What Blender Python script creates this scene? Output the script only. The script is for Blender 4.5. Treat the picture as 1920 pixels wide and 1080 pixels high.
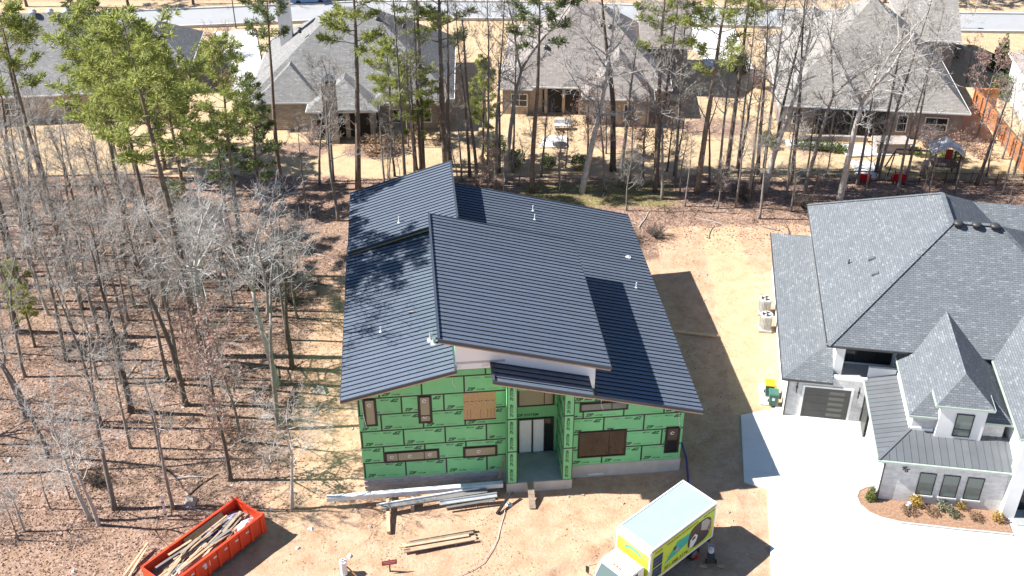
import bpy, math, random
from mathutils import Vector, Matrix, noise
R = math.radians
for o in list(bpy.data.objects): bpy.data.objects.remove(o)
S = bpy.context.scene
COL = S.collection

# ------------------------------------------------------------------ camera, sky, sun, exposure
cd = bpy.data.cameras.new('camera'); cam = bpy.data.objects.new('camera', cd); COL.objects.link(cam)
cam.location = (0, 0, 47); cam.rotation_euler = (R(57), 0, 0)
cd.sensor_width = 36; cd.lens = 39.0; cd.clip_end = 3000; cd.clip_start = 0.5
S.camera = cam
SUN_EL, SUN_AZ = 44, -1.0          # azimuth: the way the shadows fall, from +x
W_ = bpy.data.worlds.new('World'); S.world = W_; W_.use_nodes = True
nt = W_.node_tree; sky = nt.nodes.new('ShaderNodeTexSky'); sky.sky_type = 'NISHITA'; sky.sun_disc = False
sky.dust_density = 0.2; sky.ozone_density = 5.0; sky.sun_elevation = R(SUN_EL); sky.sun_rotation = R(270 - SUN_AZ)
nt.links.new(sky.outputs[0], nt.nodes['Background'].inputs[0]); nt.nodes['Background'].inputs[1].default_value = 0.062
sd = bpy.data.lights.new('sun', 'SUN'); sd.energy = 5.0; sd.angle = R(0.5); sd.color = (1, .965, .915)
sun = bpy.data.objects.new('sun', sd); COL.objects.link(sun)
dv = Vector((math.cos(R(SUN_AZ)) * math.cos(R(SUN_EL)), math.sin(R(SUN_AZ)) * math.cos(R(SUN_EL)), -math.sin(R(SUN_EL))))
sun.rotation_euler = dv.to_track_quat('-Z', 'Y').to_euler(); sun.location = (-60, 0, 80)
S.view_settings.view_transform = 'Standard'; S.view_settings.look = 'None'
S.view_settings.exposure = 1.22; S.view_settings.gamma = 1

# ------------------------------------------------------------------ materials
M = {}
class NT:
    def __init__(s, name):
        m = bpy.data.materials.new(name); m.use_nodes = True; s.m = m; s.t = m.node_tree; s.b = s.t.nodes['Principled BSDF']; M[name] = m
    def n(s, typ, **kw):
        nd = s.t.nodes.new('ShaderNode' + typ)
        for k, v in kw.items():
            if k.startswith('_'): setattr(nd, k[1:], v)
            else: nd.inputs[k.replace('__', ' ')].default_value = v
        return nd
    def l(s, a, b): s.t.links.new(a, b)
    def set(s, **kw):
        for k, v in kw.items(): s.b.inputs[k.replace('_', ' ')].default_value = v
    def ramp(s, fac, stops, interp='LINEAR'):
        r = s.t.nodes.new('ShaderNodeValToRGB'); cr = r.color_ramp; cr.interpolation = interp
        while len(cr.elements) < len(stops): cr.elements.new(.5)
        for e, (p, c) in zip(cr.elements, stops): e.position = p; e.color = (*c, 1) if len(c) == 3 else c
        s.l(fac, r.inputs[0]); return r.outputs[0]
    def mix(s, fac, a, b, mode='MIX'):
        x = s.t.nodes.new('ShaderNodeMix'); x.data_type = 'RGBA'; x.blend_type = mode
        for i, v in ((0, fac), (6, a), (7, b)):
            if hasattr(v, 'is_linked'): s.l(v, x.inputs[i])
            else: x.inputs[i].default_value = (*v, 1) if isinstance(v, tuple) and len(v) == 3 else v
        return x.outputs[2]
    def math(s, op, a, b=0.0):
        x = s.t.nodes.new('ShaderNodeMath'); x.operation = op
        for i, v in ((0, a), (1, b)):
            if hasattr(v, 'is_linked'): s.l(v, x.inputs[i])
            else: x.inputs[i].default_value = v
        return x.outputs[0]
    def coord(s, kind='Object'): return s.n('TexCoord').outputs[kind]
    def geo(s): return s.n('NewGeometry')
    def bump(s, h, strength=.3, dist=.02):
        b = s.n('Bump', Strength=strength, Distance=dist); s.l(h, b.inputs['Height']); s.l(b.outputs[0], s.b.inputs['Normal'])
    def noise(s, scale, detail=4, vec=None, rough=.6):
        x = s.n('TexNoise', Scale=scale, Detail=detail, Roughness=rough)
        if vec is not None: s.l(vec, x.inputs['Vector'])
        return x.outputs['Fac']
def mat(name, c, rough=.7, c2=None, scale=3., bump=0., metal=0., spec=.4, rnd=0.):
    t = NT(name); t.set(Roughness=rough, Metallic=metal); t.b.inputs['Specular IOR Level'].default_value = spec
    c2 = c2 or tuple(x * .82 for x in c)
    f = t.noise(scale, 5, t.coord())
    col = t.ramp(f, [(.3, c2), (.7, c)])
    if rnd:
        oi = t.n('ObjectInfo').outputs['Random']
        col = t.mix(1, col, t.ramp(oi, [(0, (1 - rnd,) * 3), (1, (1 + rnd,) * 3)]), 'MULTIPLY')
    t.l(col, t.b.inputs['Base Color'])
    if bump: t.bump(t.noise(scale * 4, 4, t.coord()), bump, .03)
    return t.m

def ground_mat():
    t = NT('ground'); t.set(Roughness=.95); t.b.inputs['Specular IOR Level'].default_value = .1
    P = t.geo().outputs['Position']
    at = t.n('Attribute'); at.attribute_name = 'zone'
    sep = t.n('SeparateColor'); t.l(at.outputs['Color'], sep.inputs[0])
    n1 = t.noise(.9, 6, P, .65); n2 = t.noise(5, 5, P, .7); n3 = t.noise(.12, 3, P); n4 = t.noise(22, 3, P)
    dirt = t.ramp(n1, [(.22, (.33, .185, .11)), (.42, (.46, .295, .19)), (.62, (.54, .37, .255)), (.8, (.47, .30, .185))])
    dirt = t.mix(t.ramp(n2, [(.55, (0, 0, 0)), (.75, (.55,) * 3)]), dirt, (.58, .455, .335))
    dirt = t.mix(t.ramp(n2, [(.28, (.7,) * 3), (.42, (0, 0, 0))]), dirt, (.27, .16, .095))
    vo = t.n('TexVoronoi', Scale=7.5, Randomness=1.); t.l(P, vo.inputs['Vector'])
    sc = t.n('SeparateColor'); t.l(vo.outputs['Color'], sc.inputs[0])
    leaf = t.ramp(sc.outputs[0], [(0, (.115, .07, .05)), (.3, (.24, .148, .108)), (.55, (.36, .237, .177)), (.8, (.465, .322, .25)), (1, (.59, .44, .355))])
    vo2 = t.n('TexVoronoi', Scale=16.); t.l(P, vo2.inputs['Vector'])
    sc2 = t.n('SeparateColor'); t.l(vo2.outputs['Color'], sc2.inputs[0])
    leaf = t.mix(.45, leaf, t.ramp(sc2.outputs[1], [(0, (.085, .052, .038)), (.5, (.30, .19, .14)), (1, (.53, .38, .295))]))
    leaf = t.mix(t.ramp(n1, [(.3, (.75,) * 3), (.58, (0, 0, 0))]), leaf, (.15, .10, .072))
    leaf = t.mix(t.ramp(n3, [(.5, (0, 0, 0)), (.7, (.35,) * 3)]), leaf, (.37, .27, .18))
    lawn = t.ramp(n1, [(.25, (.43, .30, .175)), (.5, (.53, .385, .24)), (.75, (.58, .435, .285))])
    lawn = t.mix(t.ramp(n2, [(.3, (.5,) * 3), (.5, (0, 0, 0))]), lawn, (.36, .255, .14))
    moss = t.ramp(n2, [(.3, (.10, .10, .03)), (.6, (.24, .23, .08)), (.8, (.33, .27, .14))])
    def th(o, w=.09):
        a = t.math('ADD', o, t.math('MULTIPLY', t.math('SUBTRACT', n1, .5), .9)); a = t.math('ADD', a, t.math('MULTIPLY', t.math('SUBTRACT', n2, .5), .5))
        return t.ramp(a, [(.5 - w, (0, 0, 0)), (.5 + w, (1, 1, 1))])
    col = t.mix(th(sep.outputs[1]), dirt, lawn)
    col = t.mix(th(sep.outputs[0], .14), col, leaf)
    col = t.mix(th(sep.outputs[2], .25), col, moss)
    t.l(col, t.b.inputs['Base Color'])
    h = t.math('ADD', t.math('MULTIPLY', n2, .6), t.math('MULTIPLY', n4, .35)); h = t.math('ADD', h, t.math('MULTIPLY', sc.outputs[0], .25))
    t.bump(h, .8, .12)
ground_mat()

def shingle(name, a, b, c, hs=.5):
    t = NT(name); t.set(Roughness=.9); t.b.inputs['Specular IOR Level'].default_value = .25
    uv = t.coord('UV')
    br = t.n('TexBrick', Scale=1.0, Mortar__Size=.012); br.offset = .37; br.inputs['Brick Width'].default_value = .34; br.inputs['Row Height'].default_value = .145
    br.inputs['Color1'].default_value = (0, 0, 0, 1); br.inputs['Color2'].default_value = (1, 1, 1, 1); br.inputs['Mortar'].default_value = (.0, .0, .0, 1); br.inputs['Bias'].default_value = 0
    t.l(uv, br.inputs['Vector'])
    sp = t.n('SeparateColor'); t.l(br.outputs['Color'], sp.inputs[0])
    col = t.ramp(sp.outputs[0], [(0, a), (.5, b), (.78, b), (1, c)])
    col = t.mix(t.ramp(t.noise(.35, 4, uv), [(.35, (.35,) * 3), (.7, (0, 0, 0))]), col, tuple(x * .7 for x in b))
    col = t.mix(t.math('MULTIPLY', br.outputs['Fac'], .55), col, tuple(x * .35 for x in a))
    t.l(col, t.b.inputs['Base Color'])
    t.bump(t.math('ADD', t.math('SUBTRACT', 1., br.outputs['Fac']), t.math('MULTIPLY', t.noise(40, 2, uv), .6)), .6, .03)
shingle('shingle_charcoal', (.132, .145, .158), (.168, .182, .197), (.235, .25, .265))
shingle('shingle_taupe', (.25, .22, .205), (.32, .285, .265), (.40, .365, .34))
shingle('shingle_grey', (.19, .19, .185), (.255, .25, .245), (.34, .335, .33))
shingle('shingle_tan', (.26, .24, .215), (.32, .30, .275), (.40, .375, .35))
def brick(name, a, b, mort, w=.25, h=.085, ms=.008, bump=.5):
    t = NT(name); t.set(Roughness=.85); uv = t.coord('UV')
    br = t.n('TexBrick', Scale=1.0, Mortar__Size=ms); br.inputs['Brick Width'].default_value = w; br.inputs['Row Height'].default_value = h
    br.inputs['Color1'].default_value = (*a, 1); br.inputs['Color2'].default_value = (*b, 1); br.inputs['Mortar'].default_value = (*mort, 1)
    t.l(uv, br.inputs['Vector'])
    f = t.ramp(t.noise(2.2, 5, uv), [(.35, (.80,) * 3), (.65, (1,) * 3)])
    t.l(t.mix(1, br.outputs['Color'], f, 'MULTIPLY'), t.b.inputs['Base Color'])
    t.bump(t.math('SUBTRACT', 1., br.outputs['Fac']), bump, .012)
brick('brick_white', (.62, .61, .60), (.74, .73, .72), (.52, .51, .50), .45, .085)
brick('brick_beige', (.37, .295, .235), (.46, .38, .31), (.40, .36, .32))
brick('brick_grey', (.24, .20, .175), (.33, .275, .235), (.33, .30, .27))
brick('stone', (.30, .265, .23), (.43, .385, .34), (.28, .25, .22), .5, .22, .02)

mat('metal_roof', (.132, .152, .186), .34, (.118, .137, .169), .8, spec=.5, rnd=.04)
def metal_roof():
    t = NT('metal_roof'); P = t.geo().outputs['Position']; n = t.noise(.9, 3, P); d = t.noise(5, 6, P, .7); oi = t.n('ObjectInfo').outputs['Random']
    c = t.ramp(t.math('ADD', t.math('MULTIPLY', d, .6), t.math('MULTIPLY', n, .4)), [(.3, (.104, .128, .168)), (.6, (.126, .153, .198)), (.85, (.165, .188, .225))])
    c = t.mix(1, c, t.ramp(oi, [(0, (.93,) * 3), (1, (1.07,) * 3)]), 'MULTIPLY'); t.l(c, t.b.inputs['Base Color'])
    t.l(t.ramp(d, [(.3, (.26,) * 3), (.8, (.48,) * 3)]), t.b.inputs['Roughness']); t.b.inputs['Specular IOR Level'].default_value = .6
    t.bump(t.noise(1.6, 2, P), .35, .03)
M.pop('metal_roof'); metal_roof()
mat('metal_rib_shade', (.022, .027, .038), .5, spec=.3)  # darker than the panels: shade on the rib faces put into the colour
mat('metal_trim', (.055, .065, .085), .4, spec=.5)
mat('metal_charcoal', (.135, .145, .155), .4, (.115, .122, .13), 1., spec=.5, rnd=.08)
mat('raw_wood', (.56, .40, .27), .8, (.43, .29, .18), 2.5, .2, rnd=.18)
mat('grey_wood', (.36, .28, .21), .85, (.24, .18, .13), 2.5, .2, rnd=.2)
mat('osb', (.56, .38, .20), .85, (.40, .25, .12), 9, .2)
mat('panel_green', (.205, .57, .27), .55, (.175, .52, .23), 1.3, spec=.3, rnd=.07)
mat('tape', (.012, .013, .013), .5, (.05, .053, .053), 14, spec=.4)
mat('print_black', (.02, .035, .025), .7); mat('print_faint', (.07, .27, .115), .7)
mat('wrap_white', (.86, .88, .91), .5, (.82, .84, .87), 1.2)
mat('concrete', (.50, .49, .46), .85, (.40, .39, .365), 1.5, .15)
mat('cmu', (.42, .42, .41), .9, (.33, .33, .325), 4, .3, rnd=.12)
mat('drive_concrete', (.66, .65, .625), .8, (.61, .60, .57), .35, .06)
mat('slab', (.40, .41, .41), .8, (.31, .32, .32), 1.2, .1)
mat('road', (.34, .345, .35), .9, (.29, .295, .30), .3, .1)
mat('white_paint', (.80, .80, .79), .5, (.76, .76, .75), 1.)
mat('stucco', (.76, .76, .75), .85, (.70, .70, .69), 1.5, .1)
mat('black_frame', (.012, .012, .013), .4, spec=.5)
mat('dark_metal', (.05, .05, .052), .45, spec=.5)
mat('recess_shade', (.03, .028, .025), .9)  # near-black for the panels that paint shade under patio and porch roofs
mat('bark_grey', (.26, .235, .21), .95, (.17, .145, .125), 5, .5, rnd=.25)
mat('bark_pale', (.54, .51, .47), .9, (.33, .30, .27), 4, .4, rnd=.12)
mat('bark_dark', (.17, .135, .11), .95, (.085, .065, .055), 5, .6, rnd=.2)
mat('bark_pine', (.26, .195, .15), .95, (.12, .09, .07), 5, .6, rnd=.2)
mat('twig', (.42, .39, .355), .9, (.245, .22, .195), .6, rnd=.2)
mat('twig_pale', (.54, .525, .50), .9, (.36, .345, .325), .8, rnd=.12)
mat('twig_pink', (.42, .31, .28), .9, (.27, .19, .165), .8, rnd=.15)
mat('cedar', (.50, .20, .075), .8, (.36, .13, .045), 3, .2, rnd=.1)
mat('red_paint', (.74, .07, .022), .45, (.66, .055, .02), 1.5, spec=.5)
mat('red_worn', (.55, .06, .03), .6, (.36, .045, .03), 4)
mat('plastic_white', (.78, .79, .80), .35, spec=.5); mat('plastic_blue', (.06, .07, .30), .5)
mat('plastic_green', (.055, .16, .12), .5); mat('plastic_yellow', (.75, .45, .02), .5); mat('plastic_red', (.55, .015, .02), .4)
mat('rubber', (.02, .02, .02), .8); mat('steel', (.45, .46, .47), .35, metal=.7); mat('galv', (.55, .57, .58), .4, metal=.4)
mat('truck_white', (.80, .81, .80), .3, (.77, .78, .78), 1, spec=.6); mat('truck_roof', (.33, .41, .44), .5, (.30, .385, .42), .8)
mat('truck_yellow', (.53, .68, .06), .4, spec=.5); mat('truck_teal', (.05, .42, .33), .45); mat('truck_blue', (.02, .045, .14), .3, spec=.6)
mat('truck_brown', (.07, .05, .045), .5); mat('truck_grey', (.40, .40, .37), .5); mat('truck_pink', (.55, .22, .25), .5); mat('ac_grey', (.50, .50, .46), .5)
mat('mulch', (.40, .25, .165), .95, (.20, .115, .07), 7, .8)
mat('trim_pale', (.42, .50, .43), .5)
mat('mulch_red', (.40, .23, .16), .95, (.26, .14, .09), 5, .8)
mat('lavender', (.42, .38, .60), .6); mat('cloth_white', (.75, .74, .72), .8, (.55, .54, .52), 3)
mat('pink_red', (.50, .06, .06), .6); mat('door_grey', (.05, .05, .048), .4, spec=.5); mat('door_glass', (.16, .16, .14), .25)
mat('hose_blue', (.05, .06, .22), .5); mat('rock', (.42, .38, .34), .9, (.30, .26, .23), 4, .4)
mat('paint_grey', (.20, .195, .19), .7); mat('gold_brown', (.36, .20, .06), .8)
mat('car_blue', (.12, .25, .50), .3, spec=.6); mat('shade_fabric', (.55, .53, .52), .8)

def glass(name, c, rough=.06):
    t = NT(name); t.set(Roughness=rough, Metallic=0.); t.b.inputs['Base Color'].default_value = (*c, 1); t.b.inputs['Specular IOR Level'].default_value = .5
glass('glass_dark', (.02, .022, .024)); glass('glass_tan_reflection', (.30, .285, .20), .10); glass('glass_sage', (.17, .20, .18)); glass('glass_brown', (.012, .009, .007)); glass('glass_cab', (.10, .14, .14))  # the tan one has reflected ground painted into its base colour
def leafmat(name, stops, trans=.35):
    t = NT(name); t.set(Roughness=.65); t.b.inputs['Specular IOR Level'].default_value = .3
    g = t.geo(); f = t.math('ADD', t.math('MULTIPLY', g.outputs['Random Per Island'], .55), t.math('MULTIPLY', t.noise(.7, 3, g.outputs['Position']), .5))
    oi = t.n('ObjectInfo').outputs['Random']; f = t.math('ADD', f, t.math('MULTIPLY', t.math('SUBTRACT', oi, .5), .25))
    col = t.ramp(f, stops); t.l(col, t.b.inputs['Base Color'])
    tr = t.n('BsdfTranslucent'); t.l(col, tr.inputs[0]); mx = t.n('MixShader', Fac=trans); t.l(t.b.outputs[0], mx.inputs[1]); t.l(tr.outputs[0], mx.inputs[2])
    t.l(mx.outputs[0], t.t.nodes['Material Output'].inputs[0])
leafmat('needles', [(.12, (.08, .11, .04)), (.36, (.22, .26, .075)), (.62, (.37, .40, .11)), (1, (.50, .52, .20))], .5)
leafmat('needles_dark', [(.15, (.05, .08, .04)), (.5, (.13, .17, .07)), (.8, (.22, .26, .09)), (1, (.33, .36, .14))], .45)
leafmat('leaf_red', [(.1, (.15, .085, .065)), (.5, (.32, .19, .15)), (1, (.50, .34, .28))])
leafmat('leaf_box', [(.1, (.04, .06, .012)), (.5, (.11, .15, .03)), (1, (.20, .24, .06))])
leafmat('leaf_gold', [(.1, (.25, .15, .03)), (.5, (.52, .36, .08)), (1, (.70, .55, .18))])
leafmat('leaf_sage', [(.1, (.10, .11, .06)), (.5, (.22, .23, .14)), (1, (.36, .36, .25))])
leafmat('leaf_litter', [(.1, (.12, .07, .048)), (.45, (.28, .175, .128)), (.8, (.45, .305, .23)), (1, (.60, .44, .345))], .1)
mat('clod', (.50, .35, .225), .95, (.38, .25, .155), 2)
leafmat('leaf_rust', [(.1, (.10, .06, .04)), (.5, (.22, .14, .08)), (1, (.36, .25, .15))])

# ------------------------------------------------------------------ mesh helpers
class MB:
    def __init__(s): s.v = []; s.f = []; s.m = []
    def poly(s, pts, m=0):
        i = len(s.v); s.v += [tuple(p) for p in pts]; s.f.append(tuple(range(i, i + len(pts)))); s.m.append(m)
    def box(s, x0, x1, y0, y1, z0, z1, m=0):
        i = len(s.v); s.v += [(x, y, z) for z in (z0, z1) for y in (y0, y1) for x in (x0, x1)]
        for f in ((0, 2, 3, 1), (4, 5, 7, 6), (0, 1, 5, 4), (2, 6, 7, 3), (0, 4, 6, 2), (1, 3, 7, 5)): s.f.append(tuple(i + k for k in f)); s.m.append(m)
        return s
    def hexa(s, lo, hi, m=0):                         # two rings of n points
        i = len(s.v); n = len(lo); s.v += [tuple(p) for p in lo] + [tuple(p) for p in hi]
        s.f.append(tuple(i + k for k in reversed(range(n)))); s.m.append(m); s.f.append(tuple(i + n + k for k in range(n))); s.m.append(m)
        for k in range(n): s.f.append((i + k, i + (k + 1) % n, i + n + (k + 1) % n, i + n + k)); s.m.append(m)
        return s
    def obox(s, a, b, w, h, m=0, up=Vector((0, 0, 1))):     # beam from a to b
        a = Vector(a); b = Vector(b); d = (b - a).normalized(); sx = d.cross(up)
        if sx.length < 1e-4: sx = Vector((1, 0, 0))
        sx.normalize(); sz = sx.cross(d); q = lambda p: [p + sx * (i * w / 2) + sz * (j * h / 2) for i, j in ((-1, -1), (1, -1), (1, 1), (-1, 1))]
        return s.hexa(q(a), q(b), m)
    def tube(s, pts, rad, n=6, m=0, cap=True):
        P = [Vector(p) for p in pts]; base = len(s.v); ref = Vector((.31, .2, .93))
        for k, p in enumerate(P):
            d = (P[min(k + 1, len(P) - 1)] - P[max(k - 1, 0)]); d = d.normalized() if d.length > 1e-6 else Vector((0, 0, 1))
            a = d.cross(ref)
            if a.length < .1: a = d.cross(Vector((1, 0, 0)))
            a.normalize(); b = d.cross(a); r = rad[k] if isinstance(rad, (list, tuple)) else rad
            for j in range(n):
                t = 2 * math.pi * j / n; q = p + (a * math.cos(t) + b * math.sin(t)) * r; s.v.append((q.x, q.y, q.z))
        for k in range(len(P) - 1):
            for j in range(n):
                s.f.append((base + k * n + j, base + k * n + (j + 1) % n, base + (k + 1) * n + (j + 1) % n, base + (k + 1) * n + j)); s.m.append(m)
        if cap and n > 2:
            s.f.append(tuple(base + j for j in reversed(range(n)))); s.m.append(m)
            e = base + (len(P) - 1) * n; s.f.append(tuple(e + j for j in range(n))); s.m.append(m)
        return s
    def lathe(s, c, prof, n=12, m=0):                     # prof: (r, z) pairs about c
        for k in range(len(prof)):
            pass
        base = len(s.v)
        for r, z in prof:
            for j in range(n):
                t = 2 * math.pi * j / n; s.v.append((c[0] + r * math.cos(t), c[1] + r * math.sin(t), c[2] + z))
        for k in range(len(prof) - 1):
            for j in range(n):
                s.f.append((base + k * n + j, base + k * n + (j + 1) % n, base + (k + 1) * n + (j + 1) % n, base + (k + 1) * n + j)); s.m.append(m)
        s.f.append(tuple(base + j for j in reversed(range(n)))); s.m.append(m)
        e = base + (len(prof) - 1) * n; s.f.append(tuple(e + j for j in range(n))); s.m.append(m)
        return s
    def add(s, vf, tf, m=0):
        i = len(s.v); s.v += [tuple(tf(Vector(v))) for v in vf[0]]
        for f in vf[1]: s.f.append(tuple(i + k for k in f)); s.m.append(m)
    def mesh(s, name, mats, smooth=False, uv=True):
        me = bpy.data.meshes.new(name); me.from_pydata(s.v, [], s.f)
        for x in (mats if isinstance(mats, (list, tuple)) else [mats]): me.materials.append(M[x])
        me.polygons.foreach_set('material_index', s.m)
        if smooth: me.polygons.foreach_set('use_smooth', [True] * len(s.f))
        if uv:
            ul = me.uv_layers.new(name='UVMap').data
            for p in me.polygons:
                n = p.normal; t = Vector((0, 0, 1)).cross(n)
                if t.length < .02: t = Vector((1, 0, 0))
                t.normalize(); b = n.cross(t)
                for li in p.loop_indices:
                    c = me.vertices[me.loops[li].vertex_index].co; ul[li].uv = (c.dot(t), c.dot(b))
        me.update(); return me
    def build(s, name, mats, parent=None, loc=None, rz=0, smooth=False, uv=True):
        return put(name, s.mesh(name, mats, smooth, uv), parent, loc, rz)
def put(name, me, parent=None, loc=None, rz=0, rot=None, sc=None):
    o = bpy.data.objects.new(name, me); COL.objects.link(o)
    if parent: o.parent = parent
    if loc is not None: o.location = loc
    if rot: o.rotation_euler = rot
    elif rz: o.rotation_euler = (0, 0, rz)
    if sc is not None: o.scale = (sc, sc, sc) if not isinstance(sc, tuple) else sc
    return o
def tag(o, label=None, cat=None, group=None, kind=None):
    for k, v in (('label', label), ('category', cat), ('group', group), ('kind', kind)):
        if v: o[k] = v
    return o
def thing(name, label, cat, loc=(0, 0, 0), rz=0, group=None):
    o = put(name, None, None, loc, rz); o.empty_display_size = .3; return tag(o, label, cat, group)
def struct(o): o['kind'] = 'structure'; return o
_tc = {}
def text(body, size=1., shear=0., bold=0.):
    k = (body, size, shear, bold)
    if k not in _tc:
        cu = bpy.data.curves.new('t', 'FONT'); cu.body = body; cu.size = size; cu.shear = shear; cu.offset = bold; cu.resolution_u = 2
        ob = bpy.data.objects.new('t', cu); COL.objects.link(ob); bpy.context.view_layer.update()
        me = bpy.data.meshes.new_from_object(ob.evaluated_get(bpy.context.evaluated_depsgraph_get()))
        _tc[k] = ([v.co.copy() for v in me.vertices], [tuple(p.vertices) for p in me.polygons])
        bpy.data.objects.remove(ob); bpy.data.curves.remove(cu); bpy.data.meshes.remove(me)
    return _tc[k]
def clip(poly, a, b, c):                                  # keep a*x+b*y<=c
    out = []
    for i in range(len(poly)):
        p, q = poly[i], poly[(i + 1) % len(poly)]; dp = a * p[0] + b * p[1] - c; dq = a * q[0] + b * q[1] - c
        if dp <= 0: out.append(p)
        if (dp < 0 < dq) or (dq < 0 < dp):
            t = dp / (dp - dq); out.append((p[0] + (q[0] - p[0]) * t, p[1] + (q[1] - p[1]) * t))
    return out
def area(p): return abs(sum(p[i][0] * p[(i + 1) % len(p)][1] - p[(i + 1) % len(p)][0] * p[i][1] for i in range(len(p)))) / 2

# ------------------------------------------------------------------ ground, roads, driveway
def sstep(a, b, x): t = max(0., min(1., (x - a) / (b - a))); return t * t * (3 - 2 * t)
RUTS = [((1.5, 43.2), (5.2, 45.2), .20), ((5.2, 45.2), (7.4, 47.6), .16), ((2.6, 43.0), (5.9, 44.6), -.16), ((-12, 44), (-5, 43.2), .12), ((-12, 45.2), (-4, 44.3), -.1), ((12.8, 44), (13.6, 50), .16), ((3.5, 46.5), (9, 48.6), .1), ((-11.5, 47.6), (-9.6, 52), .14)]
def gz(x, y):
    f = sstep(150, 110, abs(x) + max(0, y - 60) * .3)
    h = (noise.noise(Vector((x * .16, y * .16, 0))) * .12 + noise.noise(Vector((x * .6, y * .6, 5))) * .05) * f
    if 41 < y < 53 and -14 < x < 15:
        for (ax, ay), (bx, by), am in RUTS:
            dx, dy = bx - ax, by - ay; t = max(0, min(1, ((x - ax) * dx + (y - ay) * dy) / (dx * dx + dy * dy))); dd = math.hypot(x - ax - dx * t, y - ay - dy * t)
            h += am * math.exp(-(dd / .38) ** 2) * (.55 + .9 * noise.noise(Vector((x * 1.1, y * 1.1, am * 50))))
    return h - .05
def build_ground():
    xs = [-1500, -700, -350, -180, -110] + [-80 + .7 * i for i in range(95)] + [-13.6 + .3 * i for i in range(97)] + [15.4 + .7 * i for i in range(92)] + [110, 180, 350, 700, 1500]
    ys = [-600, -200, -60, 10, 30] + [38 + .7 * i for i in range(6)] + [42.2 + .3 * i for i in range(33)] + [52.1 + .7 * i for i in range(138)] + [160, 190, 250, 400, 800, 2500]
    v = []; zc = []
    for y in ys:
        for x in xs:
            d = noise.noise(Vector((x * .13, y * .13, 3))) * 2.2 + noise.noise(Vector((x * .5, y * .5, 9))) * .8
            v.append((x, y, gz(x, y)))
            # woods left of the lot
            edge = -13.0 - (3.6 if 55 < y < 70 else 2.2 if y > 50 else 4.5) * .35 + (0 if y > 46 else -4) + d * .6
            leaf = sstep(edge + .8, edge - 1.6, x) * sstep(92.5 + d * .6, 90.5 + d * .6, y)
            if y < 47: leaf *= .62
            # strip of woods behind the lots
            lo = 77.5 + d + (4.0 if x > 12 else 0) - (2.0 if x < -6 else 0)
            hi = 91.0 + d * .8
            leaf = max(leaf, sstep(lo - 1, lo + 1, y) * sstep(hi + .8, hi - .8, y))
            lawn = sstep(hi - 2, hi, y)
            lawn = max(lawn, sstep(14.3, 15.1, x + d * .12 - (y - 57) * .06) * sstep(48, 51, y) * sstep(83, 81, y) * sstep(19.5, 18.5, x))
            moss = sstep(-1, 2, x) * sstep(17, 13, x) * sstep(84.5, 86, y) * sstep(91.5, 89.5, y) * .62
            moss = max(moss, .42 * sstep(22, 26, x) * sstep(90, 91, y) * sstep(95, 93, y))
            for hx, hy, hr in ((9.5, 98.5, 2.4), (-13, 97, 3.2), (20.5, 102, 3.5), (30, 97.6, 2.6), (-20, 97, 2.5)):
                leaf = max(leaf, .75 * sstep(hr * 1.6, hr * .7, math.hypot(x - hx, (y - hy) * 1.6)))
            if y > 137.5: leaf = max(leaf, .55 * sstep(137, 142, y))
            zc += [leaf, lawn, moss, 1.]
    nx = len(xs); f = [(j * nx + i, j * nx + i + 1, (j + 1) * nx + i + 1, (j + 1) * nx + i) for j in range(len(ys) - 1) for i in range(nx - 1)]
    me = bpy.data.meshes.new('ground'); me.from_pydata(v, [], f); me.materials.append(M['ground'])
    at = me.color_attributes.new('zone', 'FLOAT_COLOR', 'POINT'); at.data.foreach_set('color', zc)
    me.polygons.foreach_set('use_smooth', [True] * len(f)); me.update()
    return struct(put('ground', me))
build_ground()
def sheet(name, pts, z, m, thick=.16):
    mb = MB(); mb.hexa([(x, y, z - thick) for x, y in pts], [(x, y, z) for x, y in pts]); return mb.build(name, m)
def strip(name, cl, w, z, m):
    lo, hi = [], []
    for i, (x, y) in enumerate(cl):
        a = Vector(cl[max(i - 1, 0)]); b = Vector(cl[min(i + 1, len(cl) - 1)]); d = (b - a).normalized(); n = Vector((-d.y, d.x)) * w / 2
        lo.append((x - n.x, y - n.y)); hi.append((x + n.x, y + n.y))
    mb = MB()
    for i in range(len(cl) - 1):
        mb.poly([(*lo[i], z), (*lo[i + 1], z), (*hi[i + 1], z), (*hi[i], z)])
    return mb, lo, hi
cl = [(-170, 139), (-110, 132.5), (-62, 131.2), (-40, 133.8), (-18, 136.6), (0, 136.4), (20, 134.6), (45, 132.4), (75, 131.4), (120, 133), (170, 138)]
mb, lo, hi = strip('street', cl, 6.4, .16, 'road'); struct(mb.build('street', 'road'))
for e in (lo, hi):
    mb = MB()
    for i in range(len(e) - 1): mb.obox((*e[i], .16), (*e[i + 1], .16), .35, .34)
    struct(mb.build('kerb', 'concrete'))
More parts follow.
